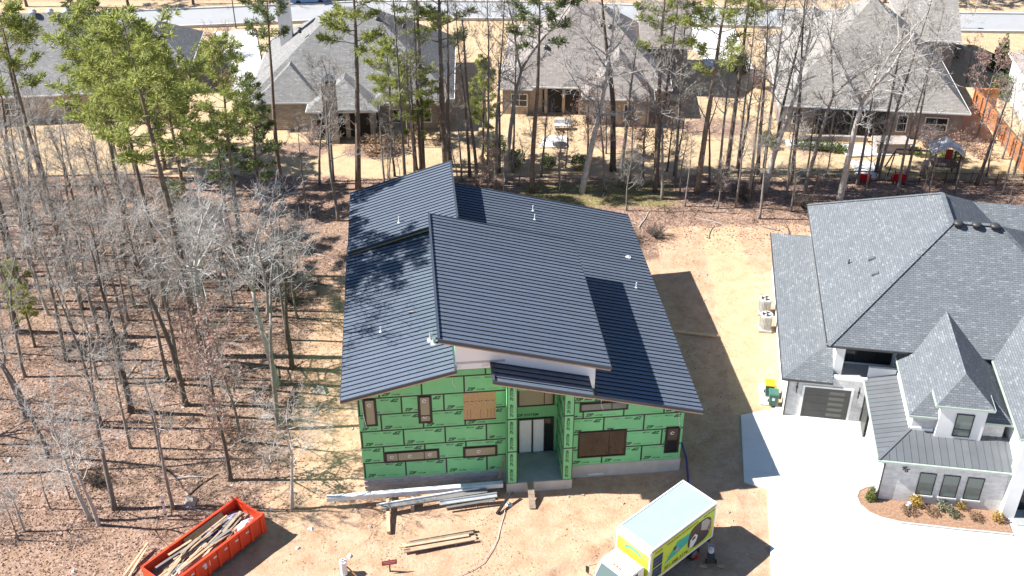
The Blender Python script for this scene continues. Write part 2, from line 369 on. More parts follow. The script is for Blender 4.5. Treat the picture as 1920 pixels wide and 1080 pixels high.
# driveway of the white house, in slabs
DR = struct(sheet('driveway_base', [(14.5, 30), (44, 24), (44, 45.4), (30.0, 46.2), (24.4, 49.4), (24.1, 57.6), (17.6, 57.9), (17.4, 57.1), (15.1, 56.9), (14.2, 50.5), (15.5, 49.8), (14.4, 43)], .07, 'concrete'))
DR.name = 'driveway'
def slab_grid():
    th = R(-8.8); c, s = math.cos(th), math.sin(th)
    out = [[(15.12, 56.86), (14.22, 50.5), (24.4, 50.2), (24.0, 57.0), (17.6, 57.6)], [(14.22, 50.5), (15.52, 49.78), (24.45, 49.35), (24.4, 50.2)],
           [(15.52, 49.78), (14.43, 43), (44, 38), (44, 45.2), (24.45, 49.35)], [(14.43, 43), (14.0, 30.2), (44, 24.3), (44, 38)]]
    parts = [[((x - 17.88) * c + (y - 56.96) * s, -(x - 17.88) * s + (y - 56.96) * c) for x, y in pt] for pt in out]
    k = 0
    for px in parts:
        for i in range(-3, 11):
            for j in range(-12, 2):
                q = [(i * 3.2 - .8, j * 3.05 + .2), (i * 3.2 + 2.385, j * 3.05 + .2), (i * 3.2 + 2.385, j * 3.05 + 3.235), (i * 3.2 - .8, j * 3.05 + 3.235)]
                n = len(px); ar = sum(px[t][0] * px[(t + 1) % n][1] - px[(t + 1) % n][0] * px[t][1] for t in range(n))
                for t in range(n):
                    a, b = px[t], px[(t + 1) % n]; sg = 1 if ar > 0 else -1
                    nx, ny = (b[1] - a[1]) * sg, -(b[0] - a[0]) * sg
                    q = clip(q, nx, ny, nx * a[0] + ny * a[1])
                    if len(q) < 3: break
                if len(q) < 3 or area(q) < .15: continue
                mb = MB(); w = [(17.88 + x * c - y * s, 56.96 + x * s + y * c) for x, y in q]
                mb.hexa([(x, y, .06) for x, y in w], [(x, y, .083) for x, y in w]); mb.build('slab', 'drive_concrete', DR); k += 1
slab_grid()
# patios behind the far houses
struct(sheet('patio', [(26.6, 98.9), (36.6, 97.2), (36.9, 95.6), (32.0, 95.2), (31.6, 96.6), (26.7, 97.6)], .1, 'drive_concrete'))
struct(sheet('patio_path', [(31.9, 94.3), (34.0, 94.2), (33.6, 90.6), (31.7, 91.2)], .1, 'drive_concrete'))
struct(sheet('back_patio', [(3.2, 99.8), (5.4, 99.7), (5.3, 97.3), (2.6, 97.1)], .1, 'drive_concrete'))
struct(sheet('front_walk', [(-36, 129), (-31, 129.5), (-27.5, 116), (-26, 108.5), (-29.5, 108.8), (-31.5, 117)], .1, 'drive_concrete'))
struct(sheet('entry_walk', [(0.5, 131.5), (13, 130.5), (13, 124), (3, 125.5)], .1, 'drive_concrete'))
struct(sheet('side_drive', [(20, 130.5), (27, 130), (27, 117), (22, 118)], .1, 'drive_concrete'))
struct(sheet('bin_pad', [(16.6, 58.0), (17.75, 57.9), (18.0, 60.2), (16.9, 60.3)], .08, 'drive_concrete'))

# ------------------------------------------------------------------ shared building parts
def frame(O, A, N):
    O, A, N = Vector(O), Vector(A), Vector(N); Z = Vector((0, 0, 1))
    return lambda a, b, n=0.: O + A * a + Z * b + N * n
def fbox(mb, F, a0, a1, b0, b1, n0, n1, m=0):
    mb.hexa([F(a0, b0, n0), F(a1, b0, n0), F(a1, b1, n0), F(a0, b1, n0)], [F(a0, b0, n1), F(a1, b0, n1), F(a1, b1, n1), F(a0, b1, n1)], m)
def window(parent, F, a0, a1, b0, b1, g='glass_dark', fr='black_frame', fw=.06, tape=0., muls=(), hm=(), depth=.07, label=None, sticker=False, sill=None):
    mb = MB()
    for x0, x1, y0, y1 in ((a0, a1, b0, b0 + fw), (a0, a1, b1 - fw, b1), (a0, a0 + fw, b0 + fw, b1 - fw), (a1 - fw, a1, b0 + fw, b1 - fw)): fbox(mb, F, x0, x1, y0, y1, .0, depth)
    for t in muls: fbox(mb, F, t - fw * .4, t + fw * .4, b0 + fw, b1 - fw, .0, depth - .006)
    for t in hm: fbox(mb, F, a0 + fw, a1 - fw, t - fw * .4, t + fw * .4, .0, depth - .009)
    if tape:
        for x0, x1, y0, y1 in ((a0 - tape, a1 + tape, b0 - tape, b0 - .003), (a0 - tape, a1 + tape, b1 + .003, b1 + tape), (a0 - tape, a0 - .003, b0, b1), (a1 + .003, a1 + tape, b0, b1)): fbox(mb, F, x0, x1, y0, y1, .0, .022, 1)
    w = mb.build('window', [fr, 'tape'], parent)
    if label: w['label'] = label
    xs = [a0 + fw] + list(muls) + [a1 - fw]; ys = [b0 + fw] + list(hm) + [b1 - fw]
    for i in range(len(xs) - 1):
        for j in range(len(ys) - 1):
            p = MB(); fbox(p, F, xs[i] + .001, xs[i + 1] - .001, ys[j] + .001, ys[j + 1] - .001, .002, depth * .45); p.build('pane', g, w)
            if sticker:
                p = MB(); cx, cy = xs[i] + (xs[i + 1] - xs[i]) * .45, ys[j] + (ys[j + 1] - ys[j]) * (.8 if b1 - b0 > 1 else .5); n = 10
                for k in range(8):
                    t0, t1 = k * .7, k * .7 + .6
                    p.poly([F(cx + .075 * math.cos(t0), cy + .075 * math.sin(t0), depth * .45 + .003), F(cx + .125 * math.cos(t0), cy + .125 * math.sin(t0), depth * .45 + .003), F(cx + .125 * math.cos(t1), cy + .125 * math.sin(t1), depth * .45 + .003), F(cx + .075 * math.cos(t1), cy + .075 * math.sin(t1), depth * .45 + .003)])
                p.build('sticker', 'plastic_white', w)
    if sill:
        p = MB(); fbox(p, F, a0 - .06, a1 + .06, b0 - .1, b0 - .004, 0, .1); p.build('sill', sill, w)
    return w
def prism(mb, prof, v0, v1, m=0):                         # (u,z) outline extruded along v
    mb.hexa([(u, v0, z) for u, z in prof], [(u, v1, z) for u, z in prof], m)

# ------------------------------------------------------------------ the green sheathed house under construction
GH = thing('house_under_construction', 'two-storey house clad in green sheathing panels with dark standing-seam shed roofs', 'house', (-8.894, 49.690, 0), R(5.8))
UP = (0, 0, 1)
def zL(u): return 7.40 + .25 * (u + .86)
def zU(u): return 7.66 + .305 * (u + .76)
def zC(u): return 11.60 - .272 * (u - 4.8)
def zR(u): return 5.04 + .26 * (20.32 - u)
def zP(u): return 9.19 - .26 * (u - 7.7)
core = MB()
prism(core, [(.03, .95), (5.75, .95), (5.75, zL(5.75) - .27), (.03, zL(.03) - .27)], .03, 15.8)
prism(core, [(.05, .95), (5.74, .95), (5.74, zU(5.74) - .27), (.05, zU(.05) - .27)], 15.8, 23.6)
prism(core, [(5.75, .95), (8.57, .95), (8.57, zC(8.57) - .3), (5.75, zC(5.75) - .3)], .03, 12.7)
prism(core, [(12.48, .9), (13.7, .9), (13.7, zC(13.7) - .3), (12.48, zC(12.48) - .3)], .03, 12.7)
prism(core, [(8.57, 7.0), (12.48, 7.0), (12.48, zC(12.48) - .3), (8.57, zC(8.57) - .3)], .03, 1.83)
prism(core, [(8.57, .6), (12.48, .6), (12.48, zC(12.48) - .3), (8.57, zC(8.57) - .3)], 1.83, 12.7)
prism(core, [(13.7, .9), (19.32, .9), (19.32, zR(19.32) - .27), (13.7, zR(13.7) - .27)], .03, 22.9)
prism(core, [(5.76, .9), (13.7, .9), (13.7, zR(13.7) - .27), (5.76, zR(5.76) - .27)], 12.72, 22.9)
WALL = core.build('wall', 'panel_green', GH)
PN = [0]
def panels(F, a0, a1, b0, rows, offs, lims, prints=True, pw=2.44, ph=1.22, vertical=False, parent=None, skip=()):
    """sheets in running bond on the plane F, clipped by half planes, with tape on every joint"""
    for r in range(rows):
        y0, y1 = b0 + r * ph, b0 + (r + 1) * ph
        x = a0 - (pw - offs[r % len(offs)]) % pw
        while x < a1:
            q = [(max(x, a0) + .006, y0 + .006), (min(x + pw, a1) - .006, y0 + .006), (min(x + pw, a1) - .006, y1 - .006), (max(x, a0) + .006, y1 - .006)]
            if q[1][0] - q[0][0] > .05:
                for l in lims: q = clip(q, *l) if len(q) > 2 else q
                if len(q) > 2 and area(q) > .03:
                    mb = MB(); mb.hexa([F(a, b, 0) for a, b in q], [F(a, b, .012) for a, b in q])
                    w = q[1][0] - q[0][0]
                    if prints and area(q) > .55 and len(q) == 4:
                        xa, ya = q[0][0] + .14, q[0][1] + .13; xb, yb = q[2][0] - .14, q[2][1] - .13
                        def place(body, size, sh, bold, xx, yy, flip, m):
                            g = -1 if flip else 1
                            mb.add(text(body, size, sh, bold), lambda v: F(xx + g * v.x, yy + g * v.y, .0145), m)
                        sc = min(1., w / 1.5)
                        place('ZIP', .30 * sc, .35, .012, xa, ya, False, 1); place('SYSTEM', .135 * sc, .25, .003, xa + .56 * sc, ya, False, 1)
                        if w > 1.2:
                            place('ZIP', .30, .35, .012, xb, yb, True, 1); place('SYSTEM', .135, .25, .003, xb - .56, yb, True, 1)
                            place('wall sheathing', .10, .1, 0, xa + 1.25, ya + .03, False, 2); place('wall sheathing', .10, .1, 0, xb - 1.25, yb - .03, True, 2)
                            place('TT', .13, 0, 0, xa + .55, yb - .12, False, 2)
                    mb.build('sheathing_panel', ['panel_green', 'print_black', 'print_faint'], parent)
                    # joint tape
                    if x > a0 + .1:
                        s = [(x - .048, y0 + .049), (x + .048, y0 + .049), (x + .048, y1 - .049), (x - .048, y1 - .049)]
                        for l in lims: s = clip(s, *l) if len(s) > 2 else s
                        if len(s) > 2: tb = MB(); tb.hexa([F(a, b, .0125) for a, b in s], [F(a, b, .017) for a, b in s]); tb.build('seam_tape', 'tape', parent)
            x += pw
        if r:
            s = [(a0, y0 - .048), (a1, y0 - .048), (a1, y0 + .048), (a0, y0 + .048)]
            for l in lims: s = clip(s, *l) if len(s) > 2 else s
            if len(s) > 2: tb = MB(); tb.hexa([F(a, b, .0125) for a, b in s], [F(a, b, .017) for a, b in s]); tb.build('seam_tape', 'tape', parent)
FL = frame((0, .028, 0), (1, 0, 0), (0, -1, 0))
FP = frame((0, -.9, 0), (1, 0, 0), (0, -1, 0))
FB = frame((0, 1.80, 0), (1, 0, 0), (0, -1, 0))
panels(FL, 0, 8.55, 1.02, 7, [.10, 1.30], [(-.25, 1, zL(0) - .33 + 0.0), (0, 1, 8.78)], parent=WALL)
panels(FL, 12.5, 19.35, .95, 5, [1.95, .68], [(.26, 1, zR(0) - .33)], parent=WALL)
# piers either side of the porch
for a0, a1 in ((8.55, 9.17), (11.88, 12.5)):
    mb = MB(); prism(mb, [(a0 + .02, .7), (a1 - .02, .7), (a1 - .02, zP(a1) - .28), (a0 + .02, zP(a0) - .28)], -.88, 1.8); P_ = mb.build('pier', 'panel_green', GH)
    for k in range(3):
        y0, y1 = .72 + k * 2.48, min(.72 + k * 2.48 + 2.44, zP(a1) - .3); q = MB(); fbox(q, FP, a0 + .03, a1 - .03, y0, y1, -.02, .0)
        for j, tt in enumerate(((.15, 1), (1.35, 1))):
            if y0 + tt[0] + .9 < y1: q.add(text('ZIP SYSTEM', .24, .3, .008), lambda v, y0=y0, tt=tt: FP(a0 + .36 - v.y, y0 + tt[0] + v.x * .75, .002), 1)
        q.build('sheathing_panel', ['panel_green', 'print_black'], P_)
        if k: q = MB(); fbox(q, FP, a0 + .03, a1 - .03, y0 - .07, y0 + .03, 0.001, .005); q.build('seam_tape', 'tape', P_)
    for a in (a0, a1 - .05):
        q = MB(); fbox(q, FP, a, a + .05, .72, zP(a1) - .3, .001, .006); q.build('corner_tape', 'tape', P_)
FS = frame((11.895, 0, 0), (0, -1, 0), (-1, 0, 0))       # inner side wall of the porch
panels(FS, -1.8, .85, .72, 6, [1.22], [(0, 1, 7.2)], parent=WALL)
mb = MB(); fbox(mb, FB, 9.17, 11.88, 3.50, 4.32, .0, .012); mb.add(text('ZIP SYSTEM', .26, .3, .008), lambda v: FB(9.4 + v.x, 3.6 + v.y, .014), 1); mb.build('sheathing_panel', ['panel_green', 'print_black'], WALL)
# white wrap on the clerestory wall
mb = MB()
for q in ([(5.72, 8.82), (8.6, 8.82), (8.6, zC(8.6) - .33), (5.72, zC(5.72) - .33)], [(8.6, 8.5), (12.6, 7.4), (12.6, zC(12.6) - .33), (8.6, zC(8.6) - .33)], [(12.6, 6.9), (13.75, 6.9), (13.75, zC(13.75) - .33), (12.6, zC(12.6) - .33)]):
    mb.hexa([FL(a, b, .018) for a, b in q], [FL(a, b, .03) for a, b in q])
CW = mb.build('clerestory_wall', 'wrap_white', GH); CW['label'] = 'white wrapped wall strip under the highest roof'
mb = MB(); fbox(mb, FL, 5.74, 8.55, 9.2, 9.36, .031, .034); mb.build('wrap_seam', 'shade_fabric', CW)
mb = MB(); mb.add(text('ZW', .24, .2, 0), lambda v: FL(7.2 + v.x, 8.93 + v.y, .033)); mb.build('wrap_print', 'shade_fabric', CW)
mb = MB(); mb.hexa([(13.72, -.01, 6.7), (13.78, -.01, 6.7), (13.78, -.01, 8.7), (13.72, -.01, 8.9)], [(13.72, 12.6, 6.7), (13.78, 12.6, 6.7), (13.78, 12.6, 8.7), (13.72, 12.6, 8.9)]); mb.build('side_wrap', 'wrap_white', CW)
# windows
window(GH, FL, .41, 1.02, 5.15, 7.06, 'glass_tan_reflection', tape=.09, sticker=True, label='tall narrow window at the upper left corner of the green wall')
window(GH, FL, 3.55, 4.2, 5.13, 7.04, 'glass_tan_reflection', tape=.09, hm=(5.62,), sticker=True, label='tall narrow upstairs window with a crossbar')
window(GH, FL, 1.40, 4.5, 2.24, 2.96, 'glass_tan_reflection', tape=.09, muls=(2.12, 3.68), sticker=True, label='low three-part ground floor window')
window(GH, FL, 6.08, 7.98, 2.22, 2.95, 'glass_tan_reflection', tape=.09, sticker=True, label='low single ground floor window left of the porch')
window(GH, FL, 13.0, 15.82, 5.14, 5.74, 'glass_sage', tape=.06, muls=(14.88,), label='shallow upstairs window under the right eave')
window(GH, FL, 13.0, 15.84, 1.55, 3.54, 'glass_brown', tape=.07, muls=(14.86,), label='large dark picture window right of the porch')
window(GH, FL, 18.38, 19.1, 1.53, 3.44, 'glass_dark', tape=.10, sticker=True, label='tall narrow dark window at the right corner')
window(GH, FB, 9.5, 11.66, 4.38, 6.6, 'glass_tan_reflection', tape=.05, muls=(11.08,), label='tan reflecting window above the porch door')
mb = MB(); fbox(mb, FL, 6.1, 8.0, 5.12, 7.08, .012, .03); BO = mb.build('window_board', 'osb', GH); BO['label'] = 'plain wooden board closing an upstairs window opening'
mb = MB(); fbox(mb, FL, 6.1, 8.0, 5.02, 5.12, .012, .035); mb.build('board_tape', 'tape', BO)
mb = MB()
for k in range(13): fbox(mb, FL, 6.14 + k * .14, 6.23 + k * .14, 6.42 + .02 * (k % 3), 6.47 + .02 * (k % 2), .030, .033)
for a in (6.3, 6.5, 7.1, 7.5, 7.7, 7.88): fbox(mb, FL, a, a + .018, 5.2, 5.85, .030, .033)
mb.build('board_print', 'print_black', BO)
# porch door
mb = MB()
for a in (9.48, 10.34, 11.10, 11.62): fbox(mb, FB, a, a + .07, .72, 3.34, 0, .08)
fbox(mb, FB, 9.48, 11.69, 3.34, 3.42, 0, .085)
DO = mb.build('door_frame', 'black_frame', GH)
for a0, a1 in ((9.55, 10.34), (10.41, 11.10)):
    mb = MB(); n = 14
    for k in range(n):
        y0, y1 = .76 + k * 2.55 / n, .76 + (k + 1) * 2.55 / n; j0, j1 = .03 + .012 * math.sin(k * 2.1), .03 + .012 * math.sin((k + 1) * 2.1)
        mb.poly([FB(a0 + .05, y0, j0 + .05), FB(a1 - .03, y0, j0 + .045), FB(a1 - .03, y1, j1 + .045), FB(a0 + .05, y1, j1 + .05)])
    fbox(mb, FB, a0 + .02, a1 - .02, .74, 3.33, .005, .035)
    mb.build('wrapped_door', 'wrap_white', DO)
mb = MB(); fbox(mb, FB, 11.17, 11.62, .74, 3.33, .005, .04); mb.build('side_light', 'glass_dark', DO)
# foundations: blocks on the left, poured concrete right
mb = MB(); mb.box(0.03, 8.6, .06, 15, -.6, 1.0); FD = mb.build('foundation', 'concrete', GH)
bm = MB().box(0, .39, 0, .05, 0, .185).mesh('block', 'cmu')
for r in range(6):
    for k in range(22):
        x = .0 + k * .4 - (.2 if r % 2 else 0)
        if x < -.01 or x > 8.2: continue
        put('block', bm, FD, (x, .012 + .006 * ((k * 7 + r * 3) % 3), -.19 + r * .2))
mb = MB(); mb.box(12.52, 19.38, .0, 22.9, -.6, .93); mb.build('foundation', 'concrete', GH)
mb = MB(); mb.box(8.52, 12.5, -.93, 1.85, -.6, .685); mb.build('porch_base', 'concrete', GH)
mb = MB(); mb.box(9.19, 11.86, -.9, 1.79, .66, .705); mb.build('porch_slab', 'slab', GH)
# roofs of standing seam panels
def shed(u0, u1, v0, v1, zf, label, skip=(), pw=.405):
    sl = (zf(u1) - zf(u0)) / (u1 - u0); T = .24
    mb = MB()
    prism(mb, [(u0 + .02, zf(u0 + .02) - T), (u1 - .02, zf(u1 - .02) - T), (u1 - .02, zf(u1 - .02) - .03), (u0 + .02, zf(u0 + .02) - .03)], v0 + .02, v1 - .02)
    rf = mb.build('roof', 'raw_wood', GH); rf['label'] = label
    n = max(1, round((v1 - v0) / pw)); w = (v1 - v0) / n
    mb = MB(); prism(mb, [(u0, zf(u0) - .03), (u1, zf(u1) - .03), (u1, zf(u1)), (u0, zf(u0))], 0, w - .004)
    prism(mb, [(u0, zf(u0)), (u1, zf(u1)), (u1, zf(u1) + .06), (u0, zf(u0) + .06)], w - .03, w - .004, 1)
    for t in (.33, .66): prism(mb, [(u0, zf(u0)), (u1, zf(u1)), (u1, zf(u1) + .006), (u0, zf(u0) + .006)], w * t - .02, w * t)
    me = mb.mesh('roof_panel', ['metal_roof', 'metal_rib_shade'])
    for k in range(n): put('roof_panel', me, rf, (0, v0 + k * w, 0))
    mb = MB()                                             # edge trims
    for vv0, vv1 in [q for i, q in enumerate(((v0 - .03, v0 + .05), (v1 - .05, v1 + .03))) if i not in skip]: prism(mb, [(u0 - .03, zf(u0) - .13), (u1 + .03, zf(u1) - .13), (u1 + .03, zf(u1) + .07), (u0 - .03, zf(u0) + .07)], vv0, vv1)
    for a in (u0, u1):
        hi_ = zf(a) > min(zf(u0), zf(u1)) + .2
        prism(mb, [(a - (.10 if hi_ and a == u1 else .04), zf(a) - .14), (a + (.10 if hi_ and a == u0 else .04), zf(a) - .14), (a + (.10 if hi_ and a == u0 else .04), zf(a) + (.08 if hi_ else -.01)), (a - (.10 if hi_ and a == u1 else .04), zf(a) + (.08 if hi_ else -.01))], v0 + .051, v1 - .051)
    mb.build('edge_trim', 'metal_trim', rf)
    return rf
shed(-.86, 5.74, -.45, 16.6, zL, 'lower left dark metal roof falling towards the woods')
shed(-.78, 6.82, 15.45, 24.1, zU, 'rear left dark metal roof, raised above its neighbour')
shed(4.80, 14.5, -.90, 13.3, zC, 'highest dark metal roof in the middle, falling right')
shed(13.74, 20.3, -.6, 12.36, zR, 'lower right dark metal roof falling towards the white house', (1,))
shed(6.0, 20.3, 12.36, 23.3, zR, 'wide rear right metal roof behind the highest roof', (0,))
shed(7.72, 13.4, -1.8, -.02, zP, 'narrow dark metal roof over the porch')
# vents on the roofs
def vent(u, v, z, h=.36, r=.042, m='plastic_white', nm='vent_pipe'):
    mb = MB(); mb.lathe((u, v, z - .05), [(r * 2.6, 0), (r * 2.4, .07), (r, .11), (r, h + .05), (r * .75, h + .05), (r * .75, h - .05)], 10); mb.build(nm, m, GH, smooth=False)
for u, v in ((12.66, 21.2), (12.63, 19.85), (18.8, 12.5)): vent(u, v, zR(u), .45)
vent(19.0, 16.6, zR(19), .12, .1); vent(1.46, 5.4, zL(1.46)); vent(2.8, 17.4, zU(2.8), .5)
vent(4.45, 3.2, zL(4.45), .5, .1, 'galv', 'flue'); vent(4.62, 2.75, zL(4.6), .35, .09, 'galv', 'flue')
mb = MB(); mb.box(3.2, 3.5, 6.5, 6.58, zL(3.35) - .0, zL(3.35) + .1); mb.build('roof_scrap', 'raw_wood', GH)
# loose cables hanging on the wall
for a, b0, b1 in ((5.5, 8.2, 7.6), (8.5, 8.4, 7.2), (9.0, 7.9, 6.6), (12.6, 6.5, 6.0), (19.0, 4.6, 3.4), (14.2, 6.1, 5.2), (.3, 6.9, 5.0)):
    mb = MB(); mb.tube([FL(a, b0, .03), FL(a + .02, (b0 + b1) / 2, .05), FL(a + .12, b1 + .1, .06), FL(a + .18, b1, .04)] if not 8.55 < a < 9.2 else [FP(a, b0, .03), FP(a + .03, (b0 + b1) / 2, .04), FP(a + .1, b1, .05)], .014, 4); mb.build('cable', 'plastic_white', GH)

# ------------------------------------------------------------------ the white brick house on the right
WH = thing('white_brick_house', 'white brick house number 46 with charcoal shingle hip roofs and metal lower roofs', 'house', (17.884, 56.960, 0), R(-8.8))
def wall_box(x0, x1, y0, y1, z0, z1, m='brick_white', nm='wall', par=WH): mb = MB(); mb.box(x0, x1, y0, y1, z0, z1); return mb.build(nm, m, par)
def roofmesh(faces, m='shingle_charcoal', nm='roof', par=WH, label=None, thick=.0):
    mb = MB()
    for f in faces: mb.poly(f)
    o = mb.build(nm, m, par)
    if label: o['label'] = label
    return o
def beam_edges(pts, par, m='black_frame', nm='gutter', w=.12, h=.12, dz=-.07):
    for a, b in zip(pts[:-1], pts[1:]):
        mb = MB(); mb.obox((a[0], a[1], a[2] + dz), (b[0], b[1], b[2] + dz), w, h); mb.build(nm, m, par)
wall_box(0, 4.9, 0, 1.2, -.4, 3.28)                                   # garage front
wall_box(.02, 2.5, 1.2, 18.0, -.4, 3.24, 'stucco')                    # lean-to side
wall_box(2.5, 18, 1.9, 17.8, -.4, 5.78, 'stucco')
wall_box(4.9, 6.8, .6, 1.9, -.4, 3.2)
wall_box(6.75, 11.95, -5.05, 1.9, -.4, 5.2)                           # tower
wall_box(5.12, 12.2, -7.3, -5.05, -.4, 3.2); wall_box(5.14, 6.75, -5.05, .0, -.4, 3.15)
wall_box(12.35, 20, -6.9, 4, -.4, 5.75, 'stucco')
# main hip roof
A_, Bk, P1, P2, P3 = (2.05, 0, 5.9), (2.0, 18.6, 5.9), (9.85, 8, 11), (9.9, 12.1, 11), (12.8, 8, 11)
E1, E2, E3, E4 = (20.6, 0, 5.9), (20.6, 15.8, 5.9), (17.6, 15.8, 5.9), (17.6, 19.8, 5.9)
MR = roofmesh([[A_, P1, P2, Bk], [A_, E1, P3, P1], [P1, P3, E2, E3], [P1, E3, E4, P2], [P3, E1, E2], [P2, E4, Bk]], label='high charcoal shingle hip roof over the main block')
MR2 = roofmesh([[(2.1, .05, 5.8), (2.05, 18.5, 5.8), (17.5, 19.7, 5.8), (20.5, .05, 5.8)]], 'white_paint', 'soffit')
for a, b in ((A_, P1), (P1, P2), (P1, P3), (P3, E1), (P2, Bk)):
    mb = MB(); n = 22
    for k in range(n):
        p = Vector(a).lerp(Vector(b), k / n); q = Vector(a).lerp(Vector(b), (k + .96) / n); mb.obox((p.x, p.y, p.z + .018), (q.x, q.y, q.z + .022), .32, .02)
    mb.build('ridge_cap', 'shingle_charcoal', MR)
beam_edges([(2.05, 18.6, 5.9), A_, (6.9, 0, 5.9)], MR, 'dark_metal')
# wing roof behind
roofmesh([[(11, 10.2, 5.9), (24, 10.2, 5.9), (24, 15, 9), (11, 15, 9)], [(11, 15, 9), (24, 15, 9), (24, 19.8, 5.9), (11, 19.8, 5.9)]], label='rear charcoal shingle wing roof')
# lean-to roof
LT = roofmesh([[(-.42, -.4, 3.3), (2.62, 2.5, 4.62), (2.5, 15.9, 4.62), (-.42, 18.4, 3.3)], [(-.42, -.4, 3.3), (2.75, -.4, 3.3), (2.75, 2.5, 4.65), (2.62, 2.5, 4.62)],
          [(2.75, -.4, 3.3), (2.75, 2.5, 4.65), (2.75, 2.5, 3.3)], [(-.42, 18.4, 3.3), (2.5, 15.9, 4.62), (2.5, 18.4, 3.3)]], label='long low charcoal shingle roof along the side wall')
beam_edges([(-.42, 18.4, 3.3), (-.42, -.4, 3.3), (2.75, -.4, 3.3)], LT, 'dark_metal')
# tower roof
zt = lambda u: 5.2 + .797 * (u - 6.4)
LFT = [(6.4, .5, 5.2), (9.35, 6.2, 7.55), (9.35, -4.0, 7.55), (7.72, -5.6, zt(7.72)), (7.72, -4.1, zt(7.72)), (6.4, -5.4, 5.2)]
mirror = lambda p: (18.7 - p[0], p[1], p[2])
zb = zt(7.72)
TR = roofmesh([LFT, [mirror(p) for p in reversed(LFT)], [(6.4, -5.4, 5.2), (7.72, -4.1, zb), (8.05, -4.1, zb), (8.05, -5.4, 5.2)], [mirror(p) for p in ((8.05, -5.4, 5.2), (8.05, -4.1, zb), (7.72, -4.1, zb), (6.4, -5.4, 5.2))],
          [(7.72, -5.6, zb), (9.35, -4, 7.55), (10.98, -5.6, zb)], [(7.75, -5.55, zb - .03), (10.95, -5.55, zb - .03), (10.95, -4, zb - .03), (7.75, -4, zb - .03)]], label='steep charcoal shingle roof over the front bay')
mb = MB()
for a, b in (((6.4, .5, 5.2), (6.4, -5.4, 5.2)), ((6.4, -5.4, 5.2), (8.0, -5.4, 5.2)), ((7.72, -4.1, zb), (7.72, -5.6, zb)), ((7.72, -5.6, zb), (10.98, -5.6, zb)), ((10.98, -5.6, zb), (10.98, -4.1, zb)), ((10.7, -5.4, 5.2), (12.3, -5.4, 5.2))):
    mb.obox((a[0], a[1], a[2] - .08), (b[0], b[1], b[2] - .08), .1, .14)
mb.build('fascia', 'trim_pale', TR)
# bay
wall_box(8.05, 10.65, -5.6 + .12, -5.05, 3.75, zb - .04, 'stucco', 'bay_wall')
FW = frame((0, -5.48, 0), (1, 0, 0), (0, -1, 0)); window(WH, FW, 8.98, 9.98, 4.05, 5.72, 'glass_sage', fw=.05, hm=(4.6,), label='dark framed window of the white bay')
# right wing roof
RW = roofmesh([[(12.02, 5, 5.85), (16.2, 5, 9.6), (16.2, -3.2, 9.6), (12.02, -7.4, 5.85)], [(12.02, -7.4, 5.85), (16.2, -3.2, 9.6), (20.4, -7.4, 5.85)]], label='charcoal shingle roof over the entrance wing')
beam_edges([(12.02, 5, 5.85), (12.02, -7.4, 5.85), (20, -7.4, 5.85)], RW, 'trim_pale')
# standing seam lower roofs
mb = MB(); mb.poly([(4.72, -7.5, 3.36), (4.72, .5, 3.36), (6.76, .5, 3.92), (6.76, -5.04, 3.92)]); mb.poly([(4.72, -7.5, 3.36), (6.76, -5.04, 3.92), (12.35, -5.04, 3.92), (12.35, -7.5, 3.36)])
mb.poly([(4.74, -7.48, 3.24), (12.35, -7.48, 3.24), (12.35, -5, 3.24), (4.74, -5, 3.24)]); mb.poly([(4.74, -7.4, 3.24), (6.7, -7.4, 3.24), (6.7, .5, 3.24), (4.74, .5, 3.24)])
LR = mb.build('lower_roof', 'metal_charcoal', WH)
def lr(x, y): return min(3.36 + (x - 4.72) * .2745, 3.36 + (y + 7.5) * .2276) + .012
for k in range(19):                                                   # panels of the left slope
    y0, y1 = -7.3 + k * .42, -7.3 + k * .42 + .41
    if y1 > .5: break
    def xe(y): return min(6.76, 4.72 + (y + 7.5) * .829)
    mb = MB(); q = [(4.72, y0), (xe(y0), y0), (xe(y1), y1), (4.72, y1)]
    mb.hexa([(x, y, 3.36 + (x - 4.72) * .2745 + .004) for x, y in q], [(x, y, 3.36 + (x - 4.72) * .2745 + .018) for x, y in q]); mb.obox((4.72, y1, 3.385), (xe(y1), y1, 3.385 + (xe(y1) - 4.72) * .2745), .03, .05)
    mb.build('roof_panel', 'metal_charcoal', LR)
for k in range(18):                                                   # panels of the front slope
    x0, x1 = 4.9 + k * .42, 4.9 + k * .42 + .41
    if x1 > 12.4: break
    def ye(x): return min(-5.04, -7.5 + (x - 4.72) * 1.206)
    mb = MB(); q = [(x0, -7.5), (x1, -7.5), (x1, ye(x1)), (x0, ye(x0))]
    mb.hexa([(x, y, 3.36 + (y + 7.5) * .2276 + .004) for x, y in q], [(x, y, 3.36 + (y + 7.5) * .2276 + .018) for x, y in q]); mb.obox((x1, -7.5, 3.385), (x1, ye(x1), 3.385 + (ye(x1) + 7.5) * .2276), .03, .05)
    mb.build('roof_panel', 'metal_charcoal', LR)
mb = MB(); mb.obox((4.72, -7.5, 3.40), (6.76, -5.04, 3.96), .16, .06); mb.build('hip_cap', 'metal_charcoal', LR)
mb = MB(); mb.obox((6.70, .5, 4.0), (6.70, -5.02, 4.0), .1, .22); mb.obox((6.75, -5.09, 4.0), (8.0, -5.09, 4.0), .1, .22); mb.build('flashing', 'white_paint', LR)
beam_edges([(4.70, .5, 3.36), (4.70, -7.55, 3.36), (12.4, -7.55, 3.36)], LR, 'trim_pale', w=.13, h=.12)
